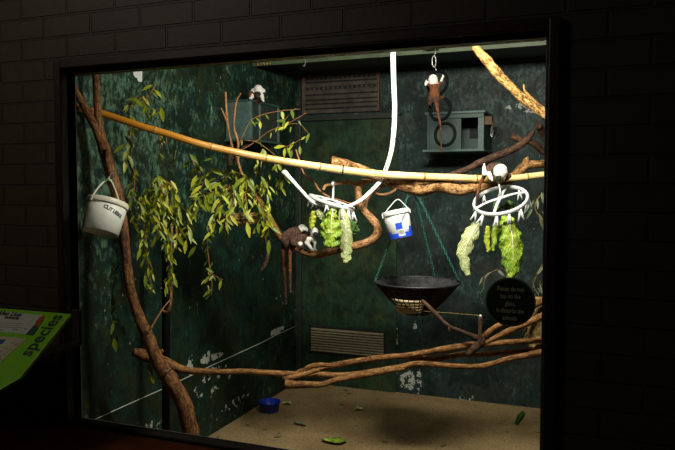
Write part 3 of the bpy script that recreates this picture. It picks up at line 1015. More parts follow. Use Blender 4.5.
def frame_at(x, y, Z):
    k = Z / F
    return P(x, y, Z), k


def axis_frame(roll, lean):
    """bucket axis: roll = lean to the right in the photo, lean = top tipped away"""
    up = (upv * math.cos(roll) * math.cos(lean) + rgt * math.sin(roll) * math.cos(lean) - TO * math.sin(lean)).normalized()
    front = (TO - up * TO.dot(up)).normalized()
    side = front.cross(up) * -1        # to the right seen from the front
    return up, front, side


def frustum_patch(b, c, up, front, side, r, a0, a1, h0, h1, eps, n=10, mat=0):
    """curved label; angles from the front, positive to the right"""
    vs, fs = [], []
    for e in (eps, eps * .2):
        for i in range(n + 1):
            a = a0 + (a1 - a0) * i / n
            for h in (h0, h1):
                d = front * math.cos(a) + side * math.sin(a)
                vs.append(c + up * h + d * (r(h) + e))
    m = 2 * (n + 1)
    for i in range(n):
        q = i * 2
        fs += [(q, q + 2, q + 3, q + 1), (m + q + 1, m + q + 3, m + q + 2, m + q), (q, m + q, m + q + 2, q + 2), (q + 1, q + 3, m + q + 3, m + q + 1)]
    fs += [(0, 1, m + 1, m), (m - 2, 2 * m - 2, 2 * m - 1, m - 1)]
    b.add(vs, fs, mat)


def bucket(top, Z, rt, rb, h, roll, lean, band, label, hook, lugs, mats, closed_lid=True):
    k = Z / F
    c = P(top[0], top[1], Z)
    up, front, side = axis_frame(roll, lean)
    R1, R0, Hh = rt * k, rb * k, h * k
    bot = c - up * Hh
    root = empty('plastic_bucket', bot, label, 'bucket')
    r = lambda hh: R0 + (R1 * .955 - R0) * hh / Hh
    b = MB()
    b.lathe([(R0 * .86, .004), (R0 * .90, 0), (R0, .003), (r(Hh * .5), Hh * .5), (r(Hh * .98), Hh * .98), (r(Hh * .98) - .003, Hh * .98), (R0 - .003, .006)],
            bot, side, front, up, 48)
    b.build('bucket_body', M[mats[0]], root)
    b = MB()
    bb = band * k
    b.lathe([(R1 * .9, Hh - bb * .75), (R1 * .985, Hh - bb * .75), (R1, Hh - bb * .6), (R1, Hh - .003), (R1 * .97, Hh + .001), (R1 * .92, Hh - .002), (R1 * .4, Hh - .003)],
            bot, side, front, up, 48)
    b.build('lid', M[mats[1]], root)
    # bail handle
    hk = P(*hook)
    ends = []
    for a in lugs:
        b = MB()
        d = front * math.cos(a) + side * math.sin(a)
        q = bot + up * (Hh - bb * .5) + d * (R1 + .002)
        ends.append(q)
        b.obox(q, d * .002, up * bb * .35, d.cross(up) * rt * k * .05)
        bevel(b.build('lug', M[mats[1]], root), .001)
    return root, bot, up, front, side, r, Hh, ends, hk, k


B1 = bucket((108, 201.5), 2.98, 20.8, 17.8, 33, math.radians(9), math.radians(15), 7,
            'white plastic bucket with black marker writing, hung on the leaning tree trunk', (108, 180.5, 2.98), (-.5, 2.64), ('bucket', 'cream'))
root, bot, up, front, side, r, Hh, ends, hk, k = B1
hp, hr_ = curve([(ends[0], .0032), (ends[0].lerp(hk, .5) - rgt * .007 + upv * .006, .0034), (hk - rgt * .010, .0036), (hk + rgt * .012, .0036), (ends[1].lerp(hk, .5) + rgt * .008 + upv * .006, .0034), (ends[1], .0032)], 40)
b = MB(); b.tube(hp, hr_, 8); b.build('handle', M['cream'], root)
vs, fs = text_geo('CUT LEEKS', .0215, .86, .0009)
w0 = max(q.x for q in vs)
out = []
ca, sa = math.cos(-.27), math.sin(-.27)
for q in vs:
    x, y = q.x * ca - q.y * sa, q.x * sa + q.y * ca
    h = Hh * .67 + y
    a = .16 + x / r(h)
    out.append(bot + up * h + (front * math.cos(a) + side * math.sin(a)) * (r(h) + .0006))
MB().add(out, fs).build('lettering', M['ink'], root, smooth=False)
# wire hook holding the bucket to the trunk
b = MB(); b.tube(*curve([(hk + TO * .0, .002), (P(110, 176, 2.99), .002), (P(112.5, 171, 3.03), .002), (P(113.5, 174, 3.045), .002), (P(113.5, 184, 3.05), .002)], 24), 6)
tag(b.build('hanging_hook', M['steel'], origin=hk), 'bent wire hook holding up the bucket with marker writing', 'hook')
b = MB(); b.tube(*curve([(P(105, 180.5, 2.97), .0022), (P(107.5, 179.3, 2.97), .0022), (P(110, 181, 2.97), .0022), (P(112, 180, 2.99), .0022)], 16), 6)
tag(b.build('string', plain('green_cord', (.05, .5, .12), .5), origin=hk), 'scrap of bright green cord tied round the handle of the left bucket', 'cord')

B2 = bucket((395.3, 210.6), 3.4, 13.9, 11.6, 28.5, math.radians(-12), math.radians(3), 6.5,
            'white plastic bucket with blue printed label, hung from the gnarled branch', (397.5, 199.5, 3.4), (-1.35, 1.45), ('white', 'white'))
root, bot, up, front, side, r, Hh, ends, hk, k = B2
b = MB()
hp, hr_ = curve([(ends[0], .0022), (ends[0].lerp(hk, .55) - rgt * .006, .0022), (hk, .0024), (ends[1].lerp(hk, .55) + rgt * .006, .0022), (ends[1], .0022)], 30)
b.tube(hp, hr_, 8); b.build('handle', M['white'], root)
px = lambda q: q * k
b = MB(); frustum_patch(b, bot, up, front, side, r, -PI, PI, px(.8), px(5.5), .0006, 48)
frustum_patch(b, bot, up, front, side, r, .75, 2.3, px(5.5), px(10.5), .0006, 12)
frustum_patch(b, bot, up, front, side, r, -2.4, -.85, px(5.5), px(8), .0006, 12)
b.build('blue_band', M['blue'], root, smooth=False)
b = MB(); frustum_patch(b, bot, up, front, side, r, -.33, .20, px(9.0), px(15.5), .0008)
b.build('label_square', M['blue'], root, smooth=False)
b = MB(); frustum_patch(b, bot, up, front, side, r, -.22, .32, px(2.2), px(8.8), .0011)
o = b.build('label_card', M['palegrey'], root, smooth=False)
b = MB(); frustum_patch(b, bot, up, front, side, r, -.16, .26, px(3.8), px(7.9), .0014)
b.build('photo_print', M['grey'], o, smooth=False)
b = MB(); frustum_patch(b, bot, up, front, side, r, .30, .80, px(7.5), px(14.5), .0009)
b.build('sticker', M['palegrey'], root, smooth=False)
b = MB(); b.tube(*curve([(hk - Vector((0, 0, .002)), .0025), (P(397.6, 196, 3.41), .003), (P(396.5, 193, 3.43), .003), (P(397, 188, 3.45), .003)], 16), 6)
tag(b.build('hanging_hook', M['black'], origin=hk), 'small dark hook from which the bucket with the blue label hangs', 'hook')
b = MB()
p_, r_ = path([(406, 211.5, 3.33, .9), (403.5, 216, 3.33, .9), (402, 221, 3.335, .9), (401, 226, 3.335, .9)], 14)
b.tube(p_, r_, 6, rough=.5, freq=200)
tag(b.build('green_cord', M['greenchain'], origin=p_[0]), 'short green cord dangling down the front of the blue-labelled bucket', 'cord')

# ------------------------------------------------------------------ white strap
sp, sr = path([(393, 18, 3.44, 5.2), (393, 50, 3.44, 5.2), (393.6, 80, 3.44, 5.2), (394.6, 105, 3.44, 5), (394, 128, 3.44, 5), (391.8, 148, 3.45, 4.6), (388.3, 162, 3.46, 4.4), (384, 173.5, 3.465, 4.2), (379.5, 182, 3.44, 4.0),
               (371, 191, 3.40, 3.8), (361, 199.8, 3.38, 3.6), (350, 205.5, 3.36, 3.2), (340, 208.4, 3.35, 3), (326, 206.5, 3.35, 3), (315, 203, 3.36, 3), (308.5, 198, 3.36, 3.2), (300, 189, 3.36, 3.4), (291, 179, 3.36, 4), (285.5, 173, 3.36, 5), (283, 170.6, 3.365, 5.4)], 120)
b = MB(); b.tube(sp, sr, 10, flat=(TO, .35))
o = b.build('strap', M['rope'], origin=sp[0])
tag(o, 'long white webbing strap dropping from the roof and looping under the pole', 'strap')
b = MB()
for i in range(60, 330):
    t_ = i / 330
q = random.Random(3)
for i, p_ in enumerate(sp):
    if 22 < i < 50:
        for _ in range(1):
            off = (q.random() * .9 + .05) * sr[i]
            c_ = p_ + rgt * (sr[i] * .55 * (1 if i < 30 else -.4) + (q.random() - .5) * sr[i] * .5) + TO * (sr[i] * .40)
            b.obox(c_, rgt * (.0018 + .001 * q.random()), upv * (.002 + .003 * q.random()), TO * .0012)
b.build('stitch_marks', M['ink'], o, smooth=False)

# ------------------------------------------------------------------ hanging peg airers
def make_peg(name, parent, c, d, s, wide=.25):
    """two-legged clothes peg hanging from c along d, length s"""
    sd = d.cross(TO).normalized()
    b = MB()
    for k_ in (-1, 1):
        p0 = c + sd * k_ * s * .02
        p1 = c + d * s * .45 + sd * k_ * s * (.02 + wide * .35)
        p2 = c + d * s + sd * k_ * s * (.04 + wide)
        b.tube([p0, p1, p2], [s * .09, s * .11, s * .075], 6)
    b.tube([c + d * s * .40 - sd * s * wide * .5, c + d * s * .40 + sd * s * wide * .5], s * .07, 6)
    b.tube([c - d * s * .16, c + d * s * .05], s * .05, 6)
    return b.build(name, M['white'], parent)


def airer(cx, cy, Z, Rpx, th, opn, hook, spokes, pegs, label, ring_w=2.0):
    k = Z / F
    c = P(cx, cy, Z)
    a = rgt * math.cos(th) + upv * math.sin(th)
    pp = upv * math.cos(th) - rgt * math.sin(th)
    bb = TO * math.sqrt(1 - opn * opn) - pp * opn
    nrm = (pp * math.sqrt(1 - opn * opn) + TO * opn).normalized()
    root = empty('peg_airer', c, label, 'peg airer', 'white round peg airers hung up with greens')
    R = Rpx * k
    at = lambda f: c + (a * math.cos(f) + bb * math.sin(f)) * R
    b = MB(); b.tube([at(2 * PI * i / 56) for i in range(56)], ring_w * k * .62, 10, closed=True, flat=(nrm, 1.5))
    b.build('ring', M['white'], root)
    hub = c + nrm * R * .10
    for f in spokes:
        b = MB()
        f *= PI / 180
        p_, r_ = curve([(hub, 1.9 * k), (c.lerp(at(f), .5) + nrm * R * .10, 1.6 * k), (at(f), 1.6 * k)], 14)
        b.tube(p_, r_, 8, flat=(nrm, .6)); b.build('spoke', M['white'], root)
    MB().ball(hub, 2.5 * k, sc=(1, 1, .7)).build('hub', M['white'], root)
    hk = [P(*q) for q in hook]
    b = MB(); b.tube(*curve([(hub, 1.1 * k)] + [(q, 1.15 * k) for q in hk], 30), 8)
    b.build('hook', M['steel'] if opn > .3 else M['white'], root)
    for f, ln, jx, wd in pegs:
        q = at(f * PI / 180) - Vector((0, 0, 1)) * 1.6 * k
        d = (Vector((0, 0, -1)) + rgt * jx + TO * .05).normalized()
        make_peg('peg', root, q, d, ln * k, wd)
    return root, at, k


A2, at2, k2 = airer(500.5, 200.5, 3.34, 26.5, math.radians(18), .47,
                    [(500, 190, 3.34), (498.5, 181, 3.36), (498.5, 176, 3.42), (500, 173.5, 3.46), (501.5, 176, 3.49)],
                    (0, 125, 180, 305),
                    [(12, 13, .12, .22), (65, 12, .1, .2), (92, 10, .0, .12), (118, 11, -.1, .16), (150, 11, -.45, .22), (175, 10, -.35, .22), (215, 9, 0, .15), (250, 9, .1, .15), (290, 9, -.1, .15), (335, 10, .1, .2)],
                    'white wheel-shaped peg airer hanging below the monkey on the bamboo pole', 2.5)
A1, at1, k1 = airer(331.5, 202.5, 3.44, 23, math.radians(-17), .10,
                    [(333, 196, 3.445), (333.2, 188, 3.45), (332.4, 184, 3.43), (333.3, 182.4, 3.445), (334.3, 184, 3.46), (334, 187, 3.465)],
                    (0, 60, 120, 180, 240, 300),
                    [(170, 9, .05, .25), (150, 9, .25, .25), (215, 8, 0, .2), (100, 9, 0, .28), (60, 10, .1, .15), (40, 11, .1, .1), (15, 11, .15, .18), (300, 9, 0, .2), (340, 9, -.1, .2)],
                    'white peg airer seen edge-on, hanging under the white strap beside the perched pair', 2.2)

# ------------------------------------------------------------------ salad leaves held by the pegs
def salad(name, label, px_, mat, crinkle=.25, fold=.5, rib=True, seed=1, group=None, n=44, yaw=0., ribmat='rib', ribw=.10):
    p_, r_ = path(px_, n)
    W = 12
    vs, tn = [], []
    rg = random.Random(seed)
    off = Vector((rg.random() * 9, rg.random() * 9, 0))
    ph = [rg.random() * 6.28 for _ in range(6)]
    acr0 = (rgt * math.cos(yaw) + TO * math.sin(yaw))
    dep0 = (TO * math.cos(yaw) - rgt * math.sin(yaw))
    rmax = max(r_)
    for i, (c, r) in enumerate(zip(p_, r_)):
        t = (p_[min(i + 1, len(p_) - 1)] - p_[max(i - 1, 0)]).normalized()
        ac = (acr0 - t * acr0.dot(t)).normalized()
        dp = (dep0 - t * dep0.dot(t)).normalized()
        f = i / (len(p_) - 1)
        for j in range(-W, W + 1):
            u = j / W
            sgn = 0 if u < 0 else 1
            ed = abs(u) ** 1.6
            scal = 1.1 + ed * (.09 * math.sin(f * 21 + ph[sgn]) + .09 * math.sin(f * 47 + ph[2 + sgn]) + .3 * noise.noise(Vector((f * 9, u * 2, seed))))
            q = c + ac * (u * r * scal) - dp * (fold * r * u * u)
            nz = noise.noise(q * 75 + off) + .7 * noise.noise(q * 150 + off)
            wave = math.sin(f * 26 + ph[4 + sgn] + u * 2.5)
            q = q + dp * (crinkle * .6 * rmax * (.7 * nz * (.3 + abs(u)) + 1.0 * wave * ed)) + t * (crinkle * r * .8 * noise.noise(Vector((u * 4, f * 8, seed + 5))))
            vs.append(q)
            tn.append(min(1, .10 + .65 * abs(u) * (.3 + .7 * min(1, f * 1.5)) + .25 * f + .10 * nz))
    gr = [(j / W * 3.0 + .55 * abs(j / W) * 2, i / n * 5.0 - abs(j / W) * 1.6, seed) for i in range(len(p_)) for j in range(-W, W + 1)]
    fs = []
    S = 2 * W + 1
    for i in range(len(p_) - 1):
        for j in range(S - 1):
            fs.append((i * S + j, i * S + j + 1, (i + 1) * S + j + 1, (i + 1) * S + j))
    b = MB().add(vs, fs, 0, tn, gr)
    o = b.build(name, M[mat], origin=p_[0])
    md = o.modifiers.new('thick', 'SOLIDIFY'); md.thickness = .0009
    tag(o, label, 'salad leaf', group)
    if rib:
        m_ = max(4, int(len(p_) * .7))
        rp = [c + dep0 * (.06 * r) for c, r in zip(p_[:m_], r_[:m_])]
        rr_ = [max(.0008, (1 - i / m_) ** 1.3 * ribw * rmax + .0005) for i in range(m_)]
        b = MB(); b.tube(rp, rr_, 8)
        b.build('midrib', M[ribmat], o)
    return o


SG = 'leaves pegged to the airers'
salad('cabbage_leaf', 'pale ribbed cabbage leaf hanging at the outer left of the wheel-shaped airer',
      [(478, 222, 3.36, 5), (475, 228, 3.35, 11), (470, 238, 3.34, 14), (465.5, 248, 3.34, 14), (464, 258, 3.34, 10), (466, 267, 3.34, 8), (468, 276, 3.34, 4)], 'napa', .22, .4, True, 3, SG, ribw=.16)
salad('lettuce_leaf', 'large bright green lettuce leaf hanging lowest under the wheel-shaped airer',
      [(508, 216, 3.28, 5), (510, 224, 3.27, 13), (512, 236, 3.26, 19), (513, 248, 3.26, 21), (513, 260, 3.26, 19), (512.5, 270, 3.26, 13), (510.5, 279, 3.26, 6)], 'lettuce', .30, .5, True, 5, SG)
salad('lettuce_leaf', 'green crumpled lettuce leaf hanging just left of the lowest one under the wheel-shaped airer',
      [(505, 214, 3.30, 4), (505, 222, 3.29, 9), (506, 235, 3.29, 12), (507, 248, 3.28, 11), (508, 258, 3.28, 7)], 'lettuce', .45, .6, False, 8, SG)
salad('lettuce_leaf', 'narrow yellow leaf strip hanging beside the pale cabbage leaf',
      [(488, 226, 3.25, 3), (487.5, 233, 3.25, 5), (487, 241, 3.25, 5), (488.5, 248, 3.25, 4), (488, 252, 3.25, 2)], 'yellowleaf', .3, .3, False, 11, SG)
salad('lettuce_leaf', 'narrow green leaf strip hanging below the middle of the wheel-shaped airer',
      [(497, 218, 3.28, 4), (496, 226, 3.28, 6), (495, 236, 3.28, 6), (493.5, 246, 3.28, 4), (493, 251, 3.28, 2)], 'lettuce', .3, .4, False, 13, SG)
salad('lettuce_leaf', 'dark green leaf heaped inside the ring of the wheel-shaped airer',
      [(493, 206, 3.4, 6), (500, 207, 3.4, 12), (508, 206, 3.39, 13), (514, 204, 3.39, 6)], 'darkgreen', .5, .5, False, 15, SG)
salad('lettuce_leaf', 'broad bright green lettuce leaf hanging from the middle of the edge-on airer',
      [(332.5, 209, 3.30, 5), (332, 215, 3.30, 11), (331, 223, 3.30, 17), (331, 232, 3.30, 20), (331, 240, 3.30, 18), (330, 247, 3.30, 9)], 'lettuce', .42, .45, True, 17, SG)
salad('cabbage_leaf', 'long pale cabbage leaf with green tip beside the broad leaf on the edge-on airer',
      [(341, 208, 3.34, 4), (343, 216, 3.34, 9), (345, 226, 3.34, 11), (346, 238, 3.35, 11), (346.5, 250, 3.36, 11), (346, 258, 3.36, 8), (345, 263, 3.36, 4)], 'napa', .25, .5, True, 19, SG, ribw=.1)
salad('lettuce_leaf', 'small yellow-green leaf hanging above the perched pair of monkeys',
      [(313, 211, 3.38, 3), (313, 217, 3.38, 6), (312, 223, 3.38, 6), (311.5, 229, 3.38, 3)], 'yellowleaf', .45, .5, False, 21, SG)
salad('lettuce_leaf', 'curled pale leaf tucked under the left end of the edge-on airer',
      [(317, 210, 3.37, 4), (320, 214, 3.37, 6), (322, 217, 3.37, 5), (321, 219.5, 3.37, 3)], 'napa', .5, .5, False, 23, SG)
salad('curly_leaf', 'dark curly green leaf hanging at the right end of the edge-on airer',
      [(352, 219, 3.4, 5), (352, 224, 3.4, 12), (351, 229, 3.4, 13), (350, 233, 3.4, 7)], 'darkgreen', .8, .6, False, 25, SG)

# ------------------------------------------------------------------ ring toy
RZ = 4.05
k = RZ / F
toy = empty('ring_swing', P(434, 51, RZ), 'hanging swing of three black rubber rings linked in a chain', 'swing')
def ringpart(cx, cy, rx, ry, name='ring'):
    b = MB()
    c = P(cx, cy, RZ)
    rad = ry * k
    yaw = math.acos(min(1, rx / ry))
    e1 = rgt * math.cos(yaw) + TO * math.sin(yaw)
    b.tube([c + (e1 * math.cos(i * PI / 22) + upv * math.sin(i * PI / 22)) * (rad - .5 * k) for i in range(44)], 1.6 * k, 10, closed=True)
    return b.build(name, M['black'], toy)
ringpart(437.5, 83, 8.8, 12.2); ringpart(440, 109, 9.8, 11.6); ringpart(445, 134.5, 9.2, 11.6)
b = MB()
b.tube([P(434 + 1.9 * math.cos(i * PI / 10), 61.5 + 5.8 * math.sin(i * PI / 10), RZ) for i in range(20)], .5 * k, 6, closed=True)
b.build('carabiner', M['steel'], toy)
b = MB(); b.tube([P(435, 67, RZ), P(436, 70, RZ), P(436.5, 72.5, RZ)], .5 * k, 6); b.build('link', M['steel'], toy)
b = MB(); b.tube([P(434.6, 55, RZ), P(435.5, 53, RZ), P(435.5, 49, RZ)], .5 * k, 6); b.build('eye_bolt', M['steel'], toy)
b = MB()
b.tube([P(433, 120, RZ), P(440, 121.3, RZ), P(442, 124, RZ)], .9 * k, 6); b.tube([P(437, 95, RZ), P(439.5, 96.5, RZ), P(441, 98, RZ)], .9 * k, 6)
b.build('tie_cord', M['black'], toy)
bk = MB()
q0 = PY(434, 50, 4.095)
bk.box((q0.x - .045, 4.02, q0.z - .005), (q0.x + .03, 4.10, q0.z + .012)); bk.box((q0.x - .045, 4.085, q0.z - .005), (q0.x + .03, 4.10, q0.z + .06))
tag(bevel(bk.build('ceiling_bracket', M['dark_trim'], origin=q0), .003), 'dark metal bracket on the fascia holding up the ring swing', 'bracket')
b = MB(); q0 = PY(305.5, 60, 4.09)
b.tube(*curve([(q0 + Vector((0, .01, .012)), .0025), (q0 + Vector((0, -.01, 0)), .0025), (q0 + Vector((.004, -.012, -.02)), .0025), (q0 + Vector((0, -.02, -.045)), .0022), (q0 + Vector((-.006, -.03, -.035)), .002)], 16), 6)
tag(b.build('ceiling_hook', M['steel'], origin=q0), 'tiny bare metal hook on the green fascia above the wall vent', 'hook')
b = MB()
qq = random.Random(4)
for i in range(5):
    q0 = PY(258 + i * 3, 64.3 - .2 * i, 4.097); b.ball(q0, .007 + .004 * qq.random(), 8, 6)
tag(b.build('insect_nest', M['straw'], origin=PY(258, 64, 4.09)), 'lumpy pale mud daub on the left end of the green fascia', 'mud daub')

# ------------------------------------------------------------------ hanging basket
HZ = 3.5; k = HZ / F
rim_c = P(417, 282, HZ)
bs = empty('hanging_basket', rim_c - Vector((0, 0, .165)), 'black wire hanging basket on three green chains', 'hanging basket')
R = 42.5 * k
prof = lambda s: (R * (.30 + .70 * (s ** .85)), -.160 + .160 * s)     # s 0 bottom .. 1 rim
X3, Y3, Z3 = Vector((1, 0, 0)), Vector((0, 1, 0)), Vector((0, 0, 1))
ringp = lambda s, n=48: [rim_c + Z3 * prof(s)[1] + (X3 * math.cos(2 * PI * i / n) + Y3 * math.sin(2 * PI * i / n)) * prof(s)[0] for i in range(n)]
b = MB(); b.tube(ringp(1.0), .0055, 8, closed=True); b.build('rim', M['blackwire'], bs)
b = MB()
for s in (0, .12, .24, .36, .48, .60, .72, .84, .93):
    b.tube(ringp(s, 40), .0022, 6, closed=True)
for i in range(36):
    a = 2 * PI * i / 36
    b.tube([rim_c + Z3 * prof(s / 8)[1] + (X3 * math.cos(a) + Y3 * math.sin(a)) * prof(s / 8)[0] for s in range(9)], .0022, 6)
b.build('wire_bowl', M['blackwire'], bs)
b = MB()                                 # dark fibre liner, open at the front where the tub shows through
vs, fs = [], []
n = 60
for s in range(10):
    for i in range(n):
        a = 2 * PI * i / n
        r0, h0 = prof(s / 9)
        jit = 1 + .05 * noise.noise(Vector((i * .7, s * 1.3, 2)))
        h0 += (.012 * noise.noise(Vector((i * .9, 3, 7))) if s == 9 else 0)
        vs.append(rim_c + Z3 * h0 + (X3 * math.cos(a) + Y3 * math.sin(a)) * (r0 - .004) * jit)
for s in range(9):
    for i in range(n):
        a = math.degrees(2 * PI * (i + .5) / n) % 360
        if s <= 4 and 222 < a < 300:
            continue
        i2 = (i + 1) % n
        fs.append((s * n + i, s * n + i2, (s + 1) * n + i2, (s + 1) * n + i))
fs.append(tuple(range(n - 1, -1, -1)))
b.add(vs, fs)
lin = b.build('fibre_liner', plain('black_fibre_liner', (.020, .020, .022), .9, var=.95, scale=38), bs)
lin.modifiers.new('thick', 'SOLIDIFY').thickness = .002
hang = P(412.5, 184, 3.5)
for (x, y) in ((380, 280.5), (452, 280.5), (421, 276)):
    # point on the rim nearest that bearing
    d = (P(x, y, HZ) - rim_c); d.z = 0
    if x == 421:
        d = Vector((.2, 1, 0))
    e = rim_c + d.normalized() * R
    b = MB()
    L = (hang - e).length
    m_ = int(L / .017)
    t = (hang - e).normalized(); s1 = t.orthogonal().normalized(); s2 = t.cross(s1)
    for i in range(m_):
        c = e + t * (L * (i + .5) / m_)
        s_ = s1 if i % 2 else s2
        b.tube([c + t * .0105 * math.cos(j * PI / 5) + s_ * .0052 * math.sin(j * PI / 5) for j in range(10)], .0016, 5, closed=True)
    b.build('chain', M['greenchain'], bs)
tubc = P(409, 303, 3.47)
tb = MB(); tb.lathe([(.045, 0), (.062, .004), (.072, .055), (.078, .060), (.078, .072), (.070, .074), (.060, .012)], tubc - Z3 * .048, X3, Y3, Z3, 32)
o = tb.build('food_tub', M['tub'], origin=tubc - Z3 * .045)
tag(o, 'cream plastic tub sitting inside the black hanging basket', 'tub')
for q in (.25, .6, .9):
    pass
tb = MB()
for hh in (.020, .036, .05):
    tb.tube([tubc - Z3 * (.048 - hh) + (X3 * math.cos(2 * PI * i / 28) + Y3 * math.sin(2 * PI * i / 28)) * (.0665 + hh * .15) for i in range(28)], .0016, 6, closed=True)
tb.build('rib', M['straw'], o)

# ------------------------------------------------------------------ blue bowl on the floor
bc = PZ(269.5, 411, 0.0)
k = (bc - EYE).dot(fwd) / F
b = MB(); b.lathe([(8.6 * k, 0), (9.2 * k, .004), (10.4 * k, .058), (11 * k, .060), (11 * k, .068), (10.2 * k, .068), (8.8 * k, .010), (8 * k, .008)], bc, X3, Y3, Z3, 36)
o = b.build('food_bowl', M['bluebowl'], origin=bc)
tag(o, 'round cobalt blue plastic bowl on the sand by the left wall', 'bowl')

# ------------------------------------------------------------------ round sign on the glass
sc_ = PY(510.3, 302, GY - .0015)
Rs = (PY(535.5, 302, GY - .0015) - PY(485, 302, GY - .0015)).length / 2
sg = empty('glass_sign', sc_, 'round dark sign on the glass asking people not to tap', 'sign')
b = MB()
b.lathe([(Rs, -.001), (Rs, .001), (Rs * .97, .0012)], sc_, X3, -Z3, -Y3, 56); b.build('rim', M['signrim'], sg, smooth=False)
b = MB(); b.lathe([(Rs * .935, .0005), (Rs * .935, .0016)], sc_, X3, -Z3, -Y3, 56); b.build('disc', M['signface'], sg, smooth=False)
for i, s in enumerate(('Please do not', 'tap on the', 'glass,', 'it disturbs the', 'animals.')):
    vs, fs = text_geo(s, .0205, 1.0, .0006, 'CENTER')
    z = Rs * (.50 - .295 * i) - .004
    MB().add([sc_ + X3 * (q.x * .76) + Z3 * (q.y + z) - Y3 * .0020 for q in vs], fs).build('lettering', M['signtext'], sg, smooth=False)

# ------------------------------------------------------------------ green information board
A_ = PY(70.5, 314, 2.04)
r2 = ray(20, 378)
B_ = EYE + r2 * (A_.x / r2.x)
e1, e2 = Vector((1, 0, 0)), (B_ - A_).normalized()     # along the wall, and down the slope towards the viewer
nb_ = e1.cross(e2).normalized()
if nb_.z < 0:
    nb_ = -nb_
def onb(x, y, lift=0.):
    r_ = ray(x, y)
    t_ = (A_ - EYE).dot(nb_) / r_.dot(nb_)
    return EYE + r_ * t_ + nb_ * lift
brd = empty('information_board', A_, 'sloping lime green information board left of the window', 'information board')
def slab(pts, z0, z1):
    n = len(pts)
    vs = [q + nb_ * z1 for q in pts] + [q + nb_ * z0 for q in pts]
    fs = [tuple(range(n)), tuple(range(2 * n - 1, n - 1, -1))] + [(i, n + i, n + (i + 1) % n, (i + 1) % n) for i in range(n)]
    return MB().add(vs, fs)
bl = onb(-3, 391.5)
tl = A_ + (onb(0, 308.3) - A_) * 6
low = B_ + (bl - B_) * 3.5
lf_ = tl + (low - tl) * 1.0
slab([A_, tl, low, B_], -.012, 0).build('panel', M['lime'], brd, smooth=False, clean=True)
b = MB(); b.tube([A_ + nb_ * .0, B_ + nb_ * .0, low + nb_ * .0], .0022, 6); b.build('edge', M['limedge'], brd)
# papers
pA = [onb(43.5, 315.5), A_ + (onb(43.5, 315.5) - A_) + (onb(0, 311.5) - onb(43.5, 315.5)) * 3, onb(26.5, 334.5) + (onb(0, 332.2) - onb(26.5, 334.5)) * 4, onb(26.5, 334.5)]
pa = slab(pA, .0, .0015).build('printed_panel', M['paper'], brd, smooth=False, clean=True)
slab([onb(44.5, 315.5), onb(40, 317.5), onb(36, 322), onb(35, 327), onb(26.5, 334.5), onb(33.5, 335), onb(38, 328), onb(43.8, 320)], .0016, .0026).build('animal_picture', M['orangefur'], pa, smooth=False, clean=True)
slab([onb(26, 335), onb(33, 327), onb(36, 324.5), onb(38, 329), onb(33, 335.5)], .0018, .0030).build('picture_background', M['printgreen'], pa, smooth=False, clean=True)
pB = [onb(27, 339), onb(27, 339) + (onb(0, 336.3) - onb(27, 339)) * 4, onb(0, 366) + (onb(0, 366) - onb(27, 339)) * .8, onb(10, 357)]
pB = [onb(27, 339), onb(27, 339) + (onb(0, 336.3) - onb(27, 339)) * 3.6, onb(-40, 368), onb(-6, 368)]
pb = slab(pB, .0, .0015).build('map_panel', M['paper2'], brd, smooth=False, clean=True)
slab([onb(6.5, 340), onb(-6, 339), onb(-9, 344), onb(2, 344.5)], .0016, .0024).build('blue_picture', plain('blue_map_print', (.03, .09, .25), .5), pb, smooth=False, clean=True)
b = MB()
qq = random.Random(9)
for i in range(16):
    y = 343 + i * 1.4
    lim = 24 - (y - 339) * 1.0
    x = max(-6, lim - 2 - qq.random() * 14)
    p0, p1 = onb(x, y, .0018), onb(min(x + 1.5 + qq.random() * 3, lim), y + .3, .0018)
    b.obox((p0 + p1) / 2, (p1 - p0) / 2, e2 * .0012, nb_ * .0003)
b.build('map_lines', plain('brown_map_ink', (.16, .11, .05), .6), pb, smooth=False)
def flat_text(s, x, y, size, ex, ey, parent, mat, bold=0., align='LEFT', spacing=1., name='lettering', lift=.0028):
    o_ = onb(x, y, lift)
    vs, fs = text_geo(s, size, spacing, bold, align)
    return MB().add([o_ + ex * q.x + ey * q.y for q in vs], fs).build(name, M[mat], parent, smooth=False)
flat_text('Golden Lion', 20.5, 317.0, .031, e1, -e2, pa, 'printtext', .0008, 'RIGHT')
flat_text('tamarin', 18.5, 320.0, .024, e1, -e2, pa, 'printtext', .0006, 'RIGHT')
b = MB()
for i, (x0, x1, y) in enumerate(((-8, 22, 323.0), (-8, 20, 325.0), (-8, 22, 327.0), (-8, 3, 329.4), (13, 17.5, 329.2), (24.5, 27, 329.0))):
    p0, p1 = onb(x0, y, .0018), onb(x1, y + .8, .0018)
    b.obox((p0 + p1) / 2, (p1 - p0) / 2, e2 * (.0011 if i < 3 else .003), nb_ * .0003)
b.build('text_lines', M['grey'], pa, smooth=False)
# the word along the sloping right-hand side
dirw = (onb(62, 314.5) - onb(27.5, 356)).normalized()
perp = nb_.cross(dirw).normalized()
vs, fs = text_geo('species', .082, 1.0, .0016)
wv = max(q.x for q in vs) - min(q.x for q in vs)
L = (onb(61.5, 315.5) - onb(27.5, 356)).length
o0 = onb(29.5, 356.8, .0012)
MB().add([o0 + dirw * (q.x * L / wv) + perp * q.y * 1.0 for q in vs], fs).build('lettering', M['printtext'], brd, smooth=False)
b = MB()
q0 = A_ + e1 * -.10
b.box((q0.x - .05, 1.90, q0.z - .165), (q0.x - .01, FRONT_Y, q0.z - .150))
b.box((q0.x - .05, FRONT_Y - .015, q0.z - .165), (q0.x - .01, FRONT_Y, q0.z - .02))
b.box((q0.x - .05, 1.90, q0.z - .165), (q0.x - .01, 1.915, q0.z - .112))
bevel(b.build('wall_bracket', M['signpost'], brd), .002)

